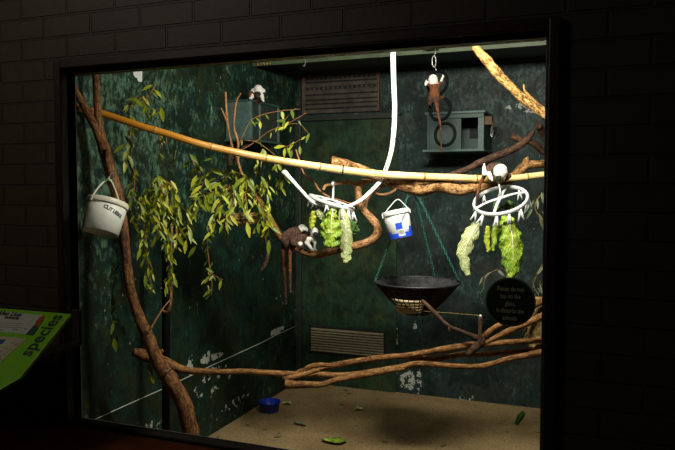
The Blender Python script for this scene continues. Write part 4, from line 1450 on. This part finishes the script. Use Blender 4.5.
# white patch on the left wall, standing in for a bright gap of daylight
b = MB()
pts = [PX(x, y, LEFT_X + .002) for x, y in ((133, 69), (142.3, 69), (142.2, 80.5), (141.4, 82), (138.6, 81.5), (137.5, 80), (137.3, 78), (135.5, 77.5), (133.6, 75))]
n = len(pts)
b.add(pts + [q + Vector((-.003, 0, 0)) for q in pts], [tuple(range(n)), tuple(range(2 * n - 1, n - 1, -1))] + [(i, (i + 1) % n, n + (i + 1) % n, n + i) for i in range(n)])
tag(b.build('daylight_patch', M['white'], origin=pts[0], smooth=False, clean=True), 'small white patch standing in for daylight high on the green left wall', 'daylight patch')

# ------------------------------------------------------------------ leafy branches
def add_leaf(b, base, d, nrm, L, W, droop=.25, mat=0):
    d = d.normalized()
    sd = d.cross(nrm)
    if sd.length < 1e-4:
        sd = d.orthogonal()
    sd.normalize(); nn = sd.cross(d)
    vs = []
    st_ = ((0, .08), (.18, .62), (.42, 1), (.68, .78), (.88, .36), (1, .03))
    for t, w_ in st_:
        c = base + d * (L * t) - Z3 * (droop * L * t * t) - nn * (.0)
        for s in (-1, 0, 1):
            vs.append(c + sd * (s * W * .5 * w_) + nn * (abs(s) * W * .14 * w_))
    fs = []
    for i in range(len(st_) - 1):
        a = i * 3
        fs += [(a, a + 1, a + 4, a + 3), (a + 1, a + 2, a + 5, a + 4)]
    b.add(vs, fs, mat)


def leafy(label, stems, leaves_, mat='leaf', stem_mat='twig', seed=1, llen=(11, 17), lw=.27, down=.9, spread=.8, group='leafy cut branches', name='leafy_branch', extra=()):
    """stems = list of pixel paths [(x, y, Z, width)]; leaves hang along them, about `leaves` per 10 px"""
    rg = random.Random(seed)
    leaves = leaves_ * (1.55 if leaves_ > 1.5 else 1.25)
    base = P(*stems[0][0][:3])
    root = empty(name, base, label, 'leafy branch', group)
    fb = MB()
    for s in stems:
        p_, r_ = path(s, 24)
        sb = MB(); sb.tube(p_, r_, 7, rough=.1)
        sb.build('stem', M[stem_mat], root)
        ln = sum(math.dist(s[i][:2], s[i + 1][:2]) for i in range(len(s) - 1))
        cnt = max(1, int(round(ln / 10 * leaves)))
        for i in range(cnt):
            u = (i + rg.random()) / cnt
            q = p_[min(len(p_) - 1, int(u * (len(p_) - 1)))]
            Zq = (q - EYE).dot(fwd)
            k = Zq / F
            L = (llen[0] * .7 + (llen[1] - llen[0] * .7) * rg.random() ** 1.3) * k
            sp_ = spread * (1.6 if rg.random() < .3 else 1)
            d = Vector((0, 0, -down)) + rgt * rg.uniform(-sp_, sp_) + TO * rg.uniform(-.25, .6)
            nn = (TO + rgt * rg.uniform(-1.1, 1.1) + Z3 * rg.uniform(-.3, 1.0)).normalized()
            off = (rgt * rg.uniform(-4, 4) + upv * rg.uniform(-3, 3) + TO * rg.uniform(-4, 6)) * k
            b0 = q + off
            add_leaf(fb, b0, d, nn, L, L * lw * rg.uniform(.8, 1.25), rg.uniform(0, .25))
    for x, y, Z, L, ang in extra:
        k = Z / F
        d = rgt * math.cos(math.radians(ang)) + upv * math.sin(math.radians(ang))
        add_leaf(fb, P(x, y, Z), d, (TO + Z3 * .4).normalized(), L * k, L * k * lw * 1.1, 0.02)
    fb.build('foliage', M[mat], root)
    return root


leafy('leafy sprig arching above the bamboo pole at upper left',
      [[(156, 84, 3.25, 1.2), (148, 96, 3.25, 1.1), (138, 99, 3.24, 1), (130, 103, 3.23, .8), (127, 112, 3.22, .6)],
       [(148, 96, 3.25, 1), (146, 108, 3.24, .9), (152, 110, 3.22, .8), (161, 108, 3.22, .6)]], 3.2, seed=2, llen=(6, 12), spread=1.2, lw=.32,
      extra=[(161, 107, 3.2, 15, -80), (135, 99, 3.2, 9, 185), (134, 98, 3.2, 12, -40)])
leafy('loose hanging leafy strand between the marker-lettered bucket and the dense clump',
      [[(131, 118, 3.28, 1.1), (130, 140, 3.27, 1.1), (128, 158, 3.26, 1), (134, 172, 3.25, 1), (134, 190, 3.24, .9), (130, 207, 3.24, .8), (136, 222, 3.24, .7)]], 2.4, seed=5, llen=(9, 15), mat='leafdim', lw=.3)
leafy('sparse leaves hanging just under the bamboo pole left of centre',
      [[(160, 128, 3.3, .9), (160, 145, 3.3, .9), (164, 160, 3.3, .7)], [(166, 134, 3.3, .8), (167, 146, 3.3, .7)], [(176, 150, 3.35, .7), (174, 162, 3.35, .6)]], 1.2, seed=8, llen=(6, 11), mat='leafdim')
leafy('dense hanging clump of leaves right of the leaning trunk, reaching lowest on the left',
      [[(160, 178, 3.3, 2), (156, 192, 3.28, 1.6), (150, 206, 3.26, 1.4), (147, 224, 3.25, 1.2), (144, 240, 3.25, 1), (148, 262, 3.25, .9), (152, 290, 3.25, .7)],
       [(160, 178, 3.3, 2), (166, 190, 3.26, 1.6), (168, 208, 3.24, 1.4), (166, 226, 3.24, 1.2), (168, 246, 3.24, 1), (171, 270, 3.24, .8), (168, 288, 3.24, .7)],
       [(160, 178, 3.3, 2), (172, 186, 3.28, 1.4), (177, 200, 3.26, 1.2), (177, 220, 3.26, 1), (176, 250, 3.26, .9)],
       [(160, 182, 3.28, 1.6), (150, 190, 3.25, 1.2), (142, 205, 3.24, 1), (140, 222, 3.24, .8)],
       [(162, 184, 3.26, 1.6), (160, 200, 3.22, 1.3), (158, 216, 3.2, 1), (157, 236, 3.2, .8)]], 5.0, seed=11, llen=(7, 13), spread=.8, lw=.3)
leafy('leafy sprig with upright new leaves just right of the dense hanging clump',
      [[(204, 204, 3.45, 1.6), (200, 190, 3.43, 1.4), (196, 172, 3.42, 1.1), (192, 158, 3.4, .9)],
       [(204, 196, 3.43, 1.2), (214, 184, 3.42, 1), (222, 170, 3.4, .8)],
       [(200, 190, 3.43, 1), (206, 178, 3.42, .9), (213, 168, 3.42, .7)]], 1.6, seed=14, llen=(9, 15), spread=1.1, down=.5, lw=.3,
      extra=[(190, 154, 3.38, 13, -50), (194, 161, 3.38, 14, -62), (210, 168, 3.38, 15, -28), (204, 161, 3.38, 9, 20), (197, 175, 3.38, 14, -115), (205, 178, 3.38, 15, -65), (211, 189, 3.38, 12, 35)])
leafy('broad leafy mass below the two upright sticks, holding a straw nest',
      [[(238, 178, 3.5, 2.4), (228, 186, 3.47, 2), (216, 190, 3.45, 1.6), (206, 198, 3.43, 1.3), (196, 210, 3.42, 1.1), (188, 224, 3.42, 1), (190, 240, 3.42, .8)],
       [(238, 178, 3.5, 2.4), (248, 186, 3.46, 2), (256, 196, 3.44, 1.6), (262, 208, 3.44, 1.3), (264, 224, 3.44, 1)],
       [(230, 186, 3.46, 1.6), (222, 200, 3.42, 1.3), (214, 216, 3.41, 1), (212, 232, 3.41, .8)],
       [(244, 186, 3.46, 1.6), (246, 200, 3.42, 1.2), (248, 214, 3.41, 1)],
       [(258, 188, 3.46, 1.4), (266, 180, 3.45, 1.2), (268, 194, 3.43, 1), (268, 214, 3.43, .9), (269, 236, 3.43, .7)],
       [(232, 190, 3.44, 1.5), (234, 202, 3.4, 1.2), (228, 214, 3.38, 1), (226, 226, 3.38, .8)],
       [(214, 192, 3.44, 1.2), (202, 194, 3.43, 1), (192, 204, 3.43, .8), (186, 214, 3.43, .6)],
       [(222, 180, 3.46, 1.2), (232, 172, 3.45, 1), (244, 176, 3.43, .8), (252, 184, 3.43, .6)]], 3.2, seed=17, llen=(8, 15), spread=1.0, lw=.28,
      extra=[(258, 222, 3.4, 12, -85), (269, 240, 3.4, 15, -92), (247, 222, 3.38, 16, -80), (196, 246, 3.38, 14, -125), (186, 240, 3.38, 14, -95)])
leafy('thin twigs with scattered leaves reaching right across the left nest box',
      [[(238, 152, 3.75, 1.4), (255, 142, 3.75, 1.2), (268, 132, 3.75, 1.1), (282, 126, 3.75, 1), (296, 119, 3.75, .8), (306, 113, 3.75, .6)],
       [(238, 146, 3.76, 1.1), (250, 122, 3.76, 1), (262, 115, 3.76, .9), (280, 111, 3.76, .8), (300, 109, 3.76, .6)],
       [(245, 140, 3.74, 1), (256, 142, 3.74, 1), (266, 148, 3.74, .9), (276, 156, 3.74, .8)],
       [(282, 126, 3.75, .8), (288, 116, 3.75, .7), (296, 108, 3.75, .5)],
       [(284, 125, 3.75, .8), (299, 124, 3.75, .7), (308, 133, 3.75, .5)],
       [(276, 148, 3.74, .8), (288, 146, 3.74, .8), (300, 140, 3.74, .6)]], .65, seed=21, llen=(8, 11), spread=.7, lw=.34,
      extra=[(260, 121, 3.7, 8, -85), (285, 121, 3.7, 9, 180), (274, 148, 3.7, 11, 12), (262, 150, 3.7, 10, -85), (285, 148, 3.7, 9, -95), (292, 150, 3.7, 9, -100), (300, 146, 3.7, 9, -88), (301, 140, 3.7, 6, 40), (254, 124, 3.7, 6, 15), (278, 130, 3.7, 8, 25)])
leafy('leafy twigs hanging under the bamboo pole above the white strap end',
      [[(262, 158, 3.42, .8), (261, 168, 3.4, .8), (263, 178, 3.4, .7)], [(276, 160, 3.42, .8), (273, 172, 3.42, .7)], [(284, 174, 3.45, .8), (281, 180, 3.44, .8), (278, 190, 3.44, .6)]], 2.1, seed=23, llen=(7, 11), spread=.6, lw=.34)
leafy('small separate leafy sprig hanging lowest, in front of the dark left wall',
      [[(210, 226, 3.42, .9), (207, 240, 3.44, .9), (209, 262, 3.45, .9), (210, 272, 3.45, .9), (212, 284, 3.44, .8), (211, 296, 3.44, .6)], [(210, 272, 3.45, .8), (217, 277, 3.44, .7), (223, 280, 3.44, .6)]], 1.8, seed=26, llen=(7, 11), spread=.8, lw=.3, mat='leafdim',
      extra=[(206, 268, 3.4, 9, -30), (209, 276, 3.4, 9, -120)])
leafy('few dimmed leaves low on the left between window frame and trunk',
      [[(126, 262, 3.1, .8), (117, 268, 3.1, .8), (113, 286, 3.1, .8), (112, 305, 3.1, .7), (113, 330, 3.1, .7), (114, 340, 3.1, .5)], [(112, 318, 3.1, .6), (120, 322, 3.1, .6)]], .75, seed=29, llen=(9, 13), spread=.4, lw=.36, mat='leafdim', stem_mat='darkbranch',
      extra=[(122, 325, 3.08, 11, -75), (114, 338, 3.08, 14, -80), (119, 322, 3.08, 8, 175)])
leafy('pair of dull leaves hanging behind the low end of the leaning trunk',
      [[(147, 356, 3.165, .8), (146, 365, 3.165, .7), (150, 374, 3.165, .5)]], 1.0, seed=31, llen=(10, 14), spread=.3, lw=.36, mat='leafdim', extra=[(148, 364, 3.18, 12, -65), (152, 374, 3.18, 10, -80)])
leafy('grey-green leafy spray at the right edge beside the wheel-shaped airer',
      [[(548, 190, 3.6, 1.2), (540, 196, 3.6, 1.1), (535, 205, 3.6, 1), (537, 214, 3.6, .8)], [(537, 212, 3.6, .8), (540, 218, 3.6, .8), (542, 226, 3.6, .6)]], 1.8, seed=33, llen=(10, 15), spread=.8, lw=.26, mat='leafgrey')
leafy('grey-green drooping sprig just above the round sign',
      [[(512, 258, 3.5, 1), (503, 268, 3.5, .9), (494, 271, 3.5, .9), (486, 277, 3.5, .8), (483, 288, 3.5, .6)]], 1.3, seed=36, llen=(11, 16), spread=.9, lw=.24, mat='leafgrey')
leafy('dull grassy sprig by the window edge above the wrapped log',
      [[(545, 262, 3.45, 1), (538, 272, 3.45, .9), (533, 286, 3.45, .8), (532, 298, 3.45, .6)], [(546, 278, 3.45, .9), (540, 288, 3.45, .8), (538, 299, 3.45, .6)]], 1.6, seed=39, llen=(9, 14), spread=.8, lw=.18, mat='leafgrey')

# upright sticks over the leafy mass
branch('upright_stick', 'forked reddish stick standing in front of the left nest box, left of its twin',
       [[(250, 200, 3.48, 4), (244, 180, 3.5, 3.5), (238, 164, 3.5, 3), (233, 150, 3.5, 3), (229, 132, 3.5, 2.8), (226.5, 112, 3.5, 2.6), (225.5, 92, 3.5, 2)],
        [(229, 128, 3.5, 2.2), (225, 117, 3.5, 2), (221, 108, 3.5, 1.2)]], 'twig', .14, 40, cat='stick', n=40, seg=8)
branch('upright_stick', 'slim reddish stick standing in front of the left nest box, right of its twin',
       [[(246, 186, 3.46, 3), (241, 172, 3.47, 3), (237.5, 158, 3.47, 2.8), (238, 142, 3.47, 2.6), (234, 128, 3.47, 2.4), (235, 110, 3.47, 2.2), (237, 100, 3.47, 1.8), (241, 93, 3.47, 1.2)]], 'twig', .14, 40, cat='stick', n=40, seg=8)
branch('perch_branch', 'pale greenish branch sloping down right through the leafy mass to the perched monkeys',
       [[(240, 182, 3.5, 5), (250, 190, 3.5, 6), (262, 206, 3.5, 6.5), (270, 220, 3.5, 7), (282, 240, 3.5, 6.5)]], 'lowbranch', .12, n=30)
# straw nest
b = MB()
rg = random.Random(12)
nc = P(236, 218, 3.5)
for i in range(240):
    a = rg.random() * 2 * PI; rr_ = .055 + .03 * rg.random(); z_ = (rg.random() - .5) * .05
    pts = [nc + Vector((math.cos(a + j * .35) * (rr_ + .008 * rg.random()) * 1.25, math.sin(a + j * .35) * rr_, z_ + (rg.random() - .5) * .014)) for j in range(5)]
    b.tube(pts, .0013, 4)
b.lathe([(.02, -.045), (.055, -.030), (.085, .0), (.080, .012), (.06, -.01), (.02, -.025)], nc, X3, Y3, Z3, 24)
tag(b.build('straw_nest', M['straw'], origin=nc), 'round nest of dry straw lodged in the broad leafy mass', 'nest')
# dark looping rubber strip below the leaves
branch('creeper_stem', 'dark curved stem hooking down below the straw nest',
       [[(252, 214, 3.54, 6), (262, 230, 3.56, 5), (268, 246, 3.56, 4.5), (266, 262, 3.56, 4), (261, 271, 3.56, 3)]], 'darkbranch', .06, cat='stem', n=30)

# ------------------------------------------------------------------ monkeys
FURS = ['fur_brown', 'fur_white', 'fur_red', 'fur_face']


def monkey(label, org, prims, eyes=(), crest=None, voxel=.0032, name='tamarin'):
    """org = (x, y, Z) anchor; prims = (fur, (x, y, w, r), (x, y, w, r)) in photograph pixels at that distance,
    w = pixels towards the viewer.  Everything is fused into one continuous skin."""
    Z = org[2]; k = Z / F
    O = P(*org)
    def pt(x, y, w):
        return rgt * ((x - org[0]) * k) + upv * ((org[1] - y) * k) + TO * (w * k)
    segs = []
    b = MB()
    for fur, a, c in prims:
        pa_, pc_ = pt(*a[:3]), pt(*c[:3])
        ra, rc = a[3] * k, c[3] * k
        segs.append((FURS.index(fur), pa_, pc_, ra, rc))
        n_ = max(2, int((pa_ - pc_).length / (min(ra, rc) * .5)) + 1)
        n_ = min(n_, 14)
        for i in range(n_ + 1):
            t_ = i / n_
            b.ball(pa_.lerp(pc_, t_), ra + (rc - ra) * t_, 12, 8)
    me = bpy.data.meshes.new('body')
    me.from_pydata(b.v, [], b.f)
    tmp = bpy.data.objects.new('body', me); C.objects.link(tmp)
    md = tmp.modifiers.new('r', 'REMESH'); md.mode = 'VOXEL'; md.voxel_size = voxel
    sm = tmp.modifiers.new('s', 'SMOOTH'); sm.factor = .5; sm.iterations = 3
    dg = bpy.context.evaluated_depsgraph_get()
    body = bpy.data.meshes.new_from_object(tmp.evaluated_get(dg))
    bpy.data.objects.remove(tmp); bpy.data.meshes.remove(me)
    body.name = name
    body.materials.clear()
    for f in FURS:
        body.materials.append(M[f])
    for v in body.vertices:                          # tufty outline
        nz = noise.noise(v.co * 110) * .0016
        v.co += v.normal * nz
    for p_ in body.polygons:
        c = p_.center
        best, bi = 1e9, 0
        for m_, a, d, ra, rd in segs:
            ab = d - a
            t_ = 0 if ab.length_squared < 1e-12 else max(0, min(1, (c - a).dot(ab) / ab.length_squared))
            ds = (c - (a + ab * t_)).length - (ra + (rd - ra) * t_)
            if ds < best:
                best, bi = ds, m_
        p_.material_index = bi
        p_.use_smooth = True
    o = bpy.data.objects.new(name, body); C.objects.link(o)
    o.location = O
    ORG[o.name] = O
    o.matrix_world = Matrix.Translation(O)
    tag(o, label, 'monkey', 'cotton-topped monkeys')
    for x, y, w, r in eyes:
        MB().ball(O + pt(x, y, w), r * k, 8, 6).build('eye', M['eye'], o)
    if crest:
        hb = MB()
        rg = random.Random(len(label))
        for (x, y, w, rad, dx, dy, dw, n_) in crest:
            for i in range(n_):
                th = rg.random() * 2 * PI; u = rg.random() ** .6
                dirv = (rgt * (dx + .9 * u * math.cos(th)) + upv * (dy + .9 * u * math.sin(th)) + TO * (dw + .8 * (rg.random() - .5))).normalized()
                q = O + pt(x, y, w) + dirv * rad * k * .78
                tip = q + dirv * rad * k * .30 + Z3 * -.001
                hb.tube([q, (q + tip) / 2, tip], [rad * k * .12, rad * k * .09, rad * k * .015], 4)
        hb.build('crest', M['fur_white'], o)
    return o


def hand(x, y, w, dx, dy, fur, s=1.):
    """five short curled digits"""
    out = [(fur, (x, y, w, 1.05 * s), (x + dx * .8, y + dy * .8, w, .95 * s))]
    px_, py_ = -dy, dx
    for i, f in enumerate((-1.0, -.45, .1, .6)):
        ln = (1.9, 2.4, 2.3, 1.8)[i] * s
        bx, by = x + dx * .8 + px_ * f * s, y + dy * .8 + py_ * f * s
        out.append((fur, (bx, by, w, .48 * s), (bx + dx * ln * .6 + px_ * f * .2, by + dy * ln * .6 + py_ * f * .2, w + .2, .42 * s)))
        out.append((fur, (bx + dx * ln * .6 + px_ * f * .2, by + dy * ln * .6, w + .2, .42 * s), (bx + dx * ln * .9, by + dy * ln * .9 + .5, w - .3, .36 * s)))
    out.append((fur, (x + px_ * 1.0 * s, y + py_ * 1.0 * s, w, .45 * s), (x + px_ * 1.7 * s + dx * .6, y + py_ * 1.7 * s + dy * .6, w + .5, .38 * s)))
    return out


# pair on the curved branch: the nearer one, facing right
monkey('white-fronted brown monkey leaning right on the curved branch, in front of its mate', (298, 247, 3.45), [
    ('fur_brown', (295, 242, 1, 6.0), (301, 239, 2, 5.2)), ('fur_brown', (301, 239, 2, 5.2), (308, 237.5, 2, 4.2)),
    ('fur_brown', (307, 237.5, 2, 3.8), (310, 236, 2, 3.0)),
    ('fur_white', (314, 231.6, 3, 4.6), (313.4, 232.4, 3, 4.5)), ('fur_face', (315.4, 233.8, 6.0, 2.6), (316.6, 235.0, 6.8, 1.8)),
    ('fur_face', (310.0, 233.5, 5.2, 1.1), (309.5, 232.6, 5.2, .9)),
    ('fur_white', (309, 239, 4, 3.2), (307, 243.2, 4.5, 2.2)), ('fur_white', (307, 243, 4.5, 2.2), (311.5, 248.5, 4.5, 1.6)), *hand(311.5, 248.6, 4.3, .85, .52, 'fur_white'),
    ('fur_white', (312, 238, 1.5, 2.6), (315, 243, 1, 1.8)), ('fur_white', (315, 243, 1, 1.8), (314.5, 249, 1, 1.3)), *hand(314.5, 249, 1, .8, .6, 'fur_white', .9),
    ('fur_white', (300.5, 243.5, 5.0, 2.6), (297.5, 247, 4.5, 1.8)), ('fur_brown', (294, 243, 4, 4.2), (301, 246.5, 5, 2.2)),
    ('fur_red', (301, 246.5, 5, 2.0), (296, 249, 4.6, 1.5)), *hand(296, 249.2, 4.6, .95, .3, 'fur_white', 1.),
    ('fur_red', (291, 245, 0, 2.6), (290, 255, 1, 1.9)), ('fur_red', (290, 255, 1, 1.9), (290, 272, 1, 1.7)), ('fur_brown', (290, 272, 1, 1.7), (290.5, 292, 1, 1.3)),
], eyes=[(314.6, 232.9, 8.5, .7), (317.4, 233.2, 8.0, .7)], crest=[(313.5, 230.5, 3, 4.3, -.3, .7, .2, 70)])
# the farther one, mostly a dark back with a white nape
monkey('dark-backed monkey hunched on the curved branch behind its white-fronted mate', (290, 245, 3.51), [
    ('fur_brown', (287, 238, 0, 7.2), (293, 234, 0, 7.0)), ('fur_brown', (293, 234, 0, 7.0), (299, 231.5, 0, 5.0)),
    ('fur_white', (302, 229.5, .5, 4.3), (304.5, 230, .5, 3.8)), ('fur_face', (304.2, 231.6, 2.8, 2.2), (306, 232.2, 2.8, 1.6)),
    ('fur_brown', (285, 240, 2, 5.2), (288, 247, 2, 3.0)), ('fur_red', (288, 247, 2, 2.5), (293, 249.5, 2, 1.5)), *hand(293, 249.6, 2, .95, .3, 'fur_white', .9),
    ('fur_brown', (299, 235, 0, 3.0), (302, 242, 0, 2.0)), ('fur_white', (302, 242, 0, 1.9), (303, 249.5, 0, 1.4)), *hand(303, 249.6, 0, .9, .3, 'fur_white', .9),
    ('fur_red', (284, 243, -1, 3.2), (283.4, 252, -1, 2.0)), ('fur_red', (283.4, 252, -1, 2.0), (284.4, 275, -1, 1.8)), ('fur_brown', (284.4, 275, -1, 1.8), (286, 304, -1, 1.3)),
], eyes=[(305.2, 231, 4.6, .6)], crest=[(302, 228.6, .5, 4.2, -.3, .7, .3, 80)])
# monkey on the rings, back to the viewer
monkey('brown monkey with white crown climbing the uppermost black ring, tail hanging down', (434, 92, 4.0), [
    ('fur_red', (434, 87, 0, 4.4), (434.5, 95, 0, 5.6)), ('fur_brown', (434.5, 95, 0, 5.4), (436, 100, 0, 4.4)),
    ('fur_white', (433, 79, 0, 4.6), (433.5, 81.5, 0, 4.6)), ('fur_white', (427, 82.5, -2, 2.0), (425.8, 84, -2, 1.5)), ('fur_face', (429.5, 81, -3, 3), (428.5, 82.5, -3.5, 2)),
    ('fur_red', (431, 86, 0, 2.2), (428, 83, -2, 1.6)), *hand(427.2, 81.5, -3, -.2, -.97, 'fur_white', .9),
    ('fur_red', (437.5, 87, 0, 2.2), (441, 82, -2, 1.6)), ('fur_white', (441, 82, -2, 1.5), (443.5, 76, -3.5, 1.1)), *hand(443.5, 76, -3.6, .3, -.95, 'fur_white', .9),
    ('fur_brown', (431, 98, -1, 3), (430, 103, -3, 1.8)), *hand(430, 103, -3.5, .6, .8, 'fur_brown', .9),
    ('fur_brown', (438, 98, -1, 3), (443, 97.5, -3, 1.8)), *hand(443, 97.5, -3.5, .8, -.5, 'fur_brown', .9),
    ('fur_red', (436, 101, 1, 2.3), (437.5, 112, 2, 1.5)), ('fur_red', (437.5, 112, 2, 1.5), (440.3, 126, 2, 1.2)), ('fur_brown', (440.3, 126, 2, 1.2), (441, 152, 2, 1.1)),
], crest=[(433, 79, .5, 4.4, 0, .6, .6, 80)])
# monkey peering over the left nest box
monkey('monkey with a black face and white crest peering over the left nest box', (257, 99, 4.25), [
    ('fur_brown', (254, 97, -10, 7), (256, 95, -2, 5)), ('fur_red', (251, 93.5, 0, 2.6), (250.5, 96.5, 1, 2.4)),
    ('fur_white', (258.5, 90.5, 0, 5.0), (258.5, 91.5, 0, 5)), ('fur_white', (253.8, 91, -1, 3.2), (262.5, 91, -1, 3.0)),
    ('fur_face', (258, 94.5, 2.6, 3.3), (258, 97.2, 3.8, 2.0)),
    ('fur_face', (263, 93.5, 0, 1.3), (263.8, 92.4, 0, 1.1)), ('fur_face', (252.8, 93.4, 1.5, 1.2), (252.4, 92.4, 1.5, 1.0)),
    ('fur_white', (252.5, 96, 1, 2.2), (251, 99, 2.2, 1.6)), *hand(251, 99.4, 2.6, -.3, .95, 'fur_white', .9),
    ('fur_white', (262, 96.5, 1, 2.2), (263, 99.2, 2.2, 1.6)), *hand(263, 99.6, 2.6, .3, .95, 'fur_white', .9),
], eyes=[(256.6, 94.2, 5.6, .8), (259.6, 94.2, 5.6, .8)], crest=[(258.5, 90, 0, 4.8, 0, .75, .35, 120)])
# monkey on the bamboo pole bending down over the wheel-shaped airer
monkey('monkey with a round white head bending down over the wheel-shaped airer', (497, 172, 3.36), [
    ('fur_brown', (494, 168.5, -6, 6.5), (500, 168, -7, 6.2)), ('fur_brown', (489, 171, -6, 5.0), (494, 168.5, -6, 6.2)), ('fur_brown', (500, 168, -5, 5.6), (500, 172, 1, 5)),
    ('fur_white', (499.5, 172.3, 4, 7.0), (499.5, 171.2, 4, 7.0)), ('fur_face', (497.5, 177.5, 7, 3.0), (496.8, 180.4, 7, 2.0)), ('fur_face', (493.4, 176, 4, 1.4), (492.6, 175, 4, 1.1)), ('fur_face', (505.2, 176.5, 4, 1.4), (506, 175.5, 4, 1.1)),
    ('fur_white', (484.2, 174, 0, 2.3), (484, 168, 0, 1.9)), ('fur_white', (484, 168, 0, 1.9), (484.3, 163.5, 0, .8)),
    ('fur_brown', (490, 171, -3, 3), (485, 173, -1, 2.2)),
    ('fur_white', (489, 174, 0, 2.6), (491, 178, 0, 2.3)), *hand(491, 178.5, 1, .3, .95, 'fur_white', 1.),
    ('fur_brown', (504, 172, -2, 3.4), (509.5, 176, -2, 2.6)), ('fur_brown', (509.5, 176, -2, 2.4), (506, 180.5, 0, 1.6)), *hand(506, 180.5, .5, -.8, .5, 'fur_brown', 1.),
    ('fur_red', (487, 173, -6, 2.6), (482, 182, -7, 1.8)), ('fur_red', (482, 182, -7, 1.8), (479, 194, -7, 1.6)), ('fur_brown', (479, 194, -7, 1.6), (477, 206, -7, 1.2)),
], eyes=[(495.6, 178.4, 9.6, .7), (499.2, 178.6, 9.6, .7)], crest=[(499.5, 171.5, 4, 6.6, 0, .4, .8, 130)])

# ------------------------------------------------------------------ litter on the floor
rg = random.Random(44)
proto = None
spots = [(300, 402), (285, 418), (322, 419), (281, 433), (352, 393), (376, 400), (357, 426), (410, 423), (455, 436), (498, 424), (505, 431), (530, 405), (262, 430), (236, 437), (218, 436), (388, 442), (470, 432),
         (301, 422), (274, 437), (470, 436), (440, 446), (318, 432), (340, 404), (404, 436), (520, 418), (512, 424), (246, 424), (428, 432), (536, 432), (348, 391)]
for i, (x, y) in enumerate(spots):
    q = PZ(x, y, .004)
    b = MB()
    a = rg.random() * 6.28
    L = rg.uniform(.022, .05)
    add_leaf(b, q, Vector((math.cos(a), math.sin(a), .06)), Vector((.2 * rg.random(), .2 * rg.random(), 1)), L, L * rg.uniform(.25, .5), -.05 + .1 * rg.random())
    o = b.build('fallen_leaf', M['drop'], origin=q)
    o.modifiers.new('thick', 'SOLIDIFY').thickness = .001
    tag(o, 'small dry leaf lying on the sandy floor', 'fallen leaf', 'dry leaves scattered on the sand')
def floor_leaf(pts, label, mat, seed, w=None):
    p3 = [(PZ(x, y, .006), ww) for x, y, ww in pts]
    p_, r_ = curve(p3, 14)
    b = MB(); vs = []; tn = []
    for i, (c, r) in enumerate(zip(p_, r_)):
        t_ = (p_[min(i + 1, len(p_) - 1)] - p_[max(i - 1, 0)]).normalized()
        ac = t_.cross(Z3).normalized()
        for j in range(-4, 5):
            u = j / 4
            vs.append(c + ac * u * r + Z3 * (.012 * u * u + .006 * noise.noise(Vector((u * 2, i * .5, seed))) + .004)); tn.append(.3 + .5 * abs(u))
    fs = [(i * 9 + j, i * 9 + j + 1, i * 9 + j + 10, i * 9 + j + 9) for i in range(len(p_) - 1) for j in range(8)]
    o = b.add(vs, fs, 0, tn).build('dropped_leaf', M[mat], origin=p_[0])
    o.modifiers.new('thick', 'SOLIDIFY').thickness = .0015
    tag(o, label, 'leaf')
floor_leaf([(322, 441, .008), (330, 442, .03), (338, 442.5, .045), (344, 440.5, .03)], 'large wilted green leaf lying flat at the front of the sandy floor', 'lettuce', 3)
floor_leaf([(294, 423.5, .006), (299, 424.5, .014), (306, 426, .01)], 'grey-green leaf scrap on the sand left of the large wilted leaf', 'leafgrey', 5)
floor_leaf([(355, 410, .012), (359, 409.5, .022), (362, 410.5, .01)], 'small yellow peeling lying alone on the middle of the sand', 'napa', 6)
floor_leaf([(283, 404.5, .008), (287, 404, .02), (291, 405, .01)], 'small pale scrap lying on the sand beside the blue bowl', 'napa', 8)
floor_leaf([(516, 425, .006), (520, 418, .018), (524, 413, .008)], 'dark curled leaf standing on the sand at the right', 'darkgreen', 9)

# ------------------------------------------------------------------ light
def area(name, loc, target, size, power, col=(1, 1, 1), size_y=None, spread=180):
    ld = bpy.data.lights.new(name, 'AREA')
    ld.energy = power; ld.color = col; ld.size = size
    if size_y:
        ld.shape = 'RECTANGLE'; ld.size_y = size_y
    ld.spread = math.radians(spread)
    o = bpy.data.objects.new(name, ld); C.objects.link(o)
    o.location = loc
    d = Vector(target) - Vector(loc)
    o.rotation_euler = d.to_track_quat('-Z', 'Y').to_euler()
    return o


area('roof_lamp', (-.60, 2.42, 2.30), (-.95, 3.4, 1.6), .6, 46, (1, .94, .84), .16, 150)
area('roof_light', (-.7, 3.1, 2.77), (-.7, 3.1, 0), 1.7, 7.5, (1, .93, .80), 1.0)
area('gallery_light', (-2.9, .1, 3.3), (-2.2, 2.2, 1.1), .7, 11, (1, .9, .75))

w = bpy.data.worlds.new('world'); bpy.context.scene.world = w
w.use_nodes = True
bg = w.node_tree.nodes['Background']
bg.inputs[0].default_value = (.5, .5, .5, 1); bg.inputs[1].default_value = .004

vs_ = bpy.context.scene.view_settings
bpy.context.scene.display_settings.display_device = 'sRGB'
vs_.view_transform = 'Standard'; vs_.look = 'None'; vs_.exposure = 0.0; vs_.gamma = 1; vs_.use_curve_mapping = False
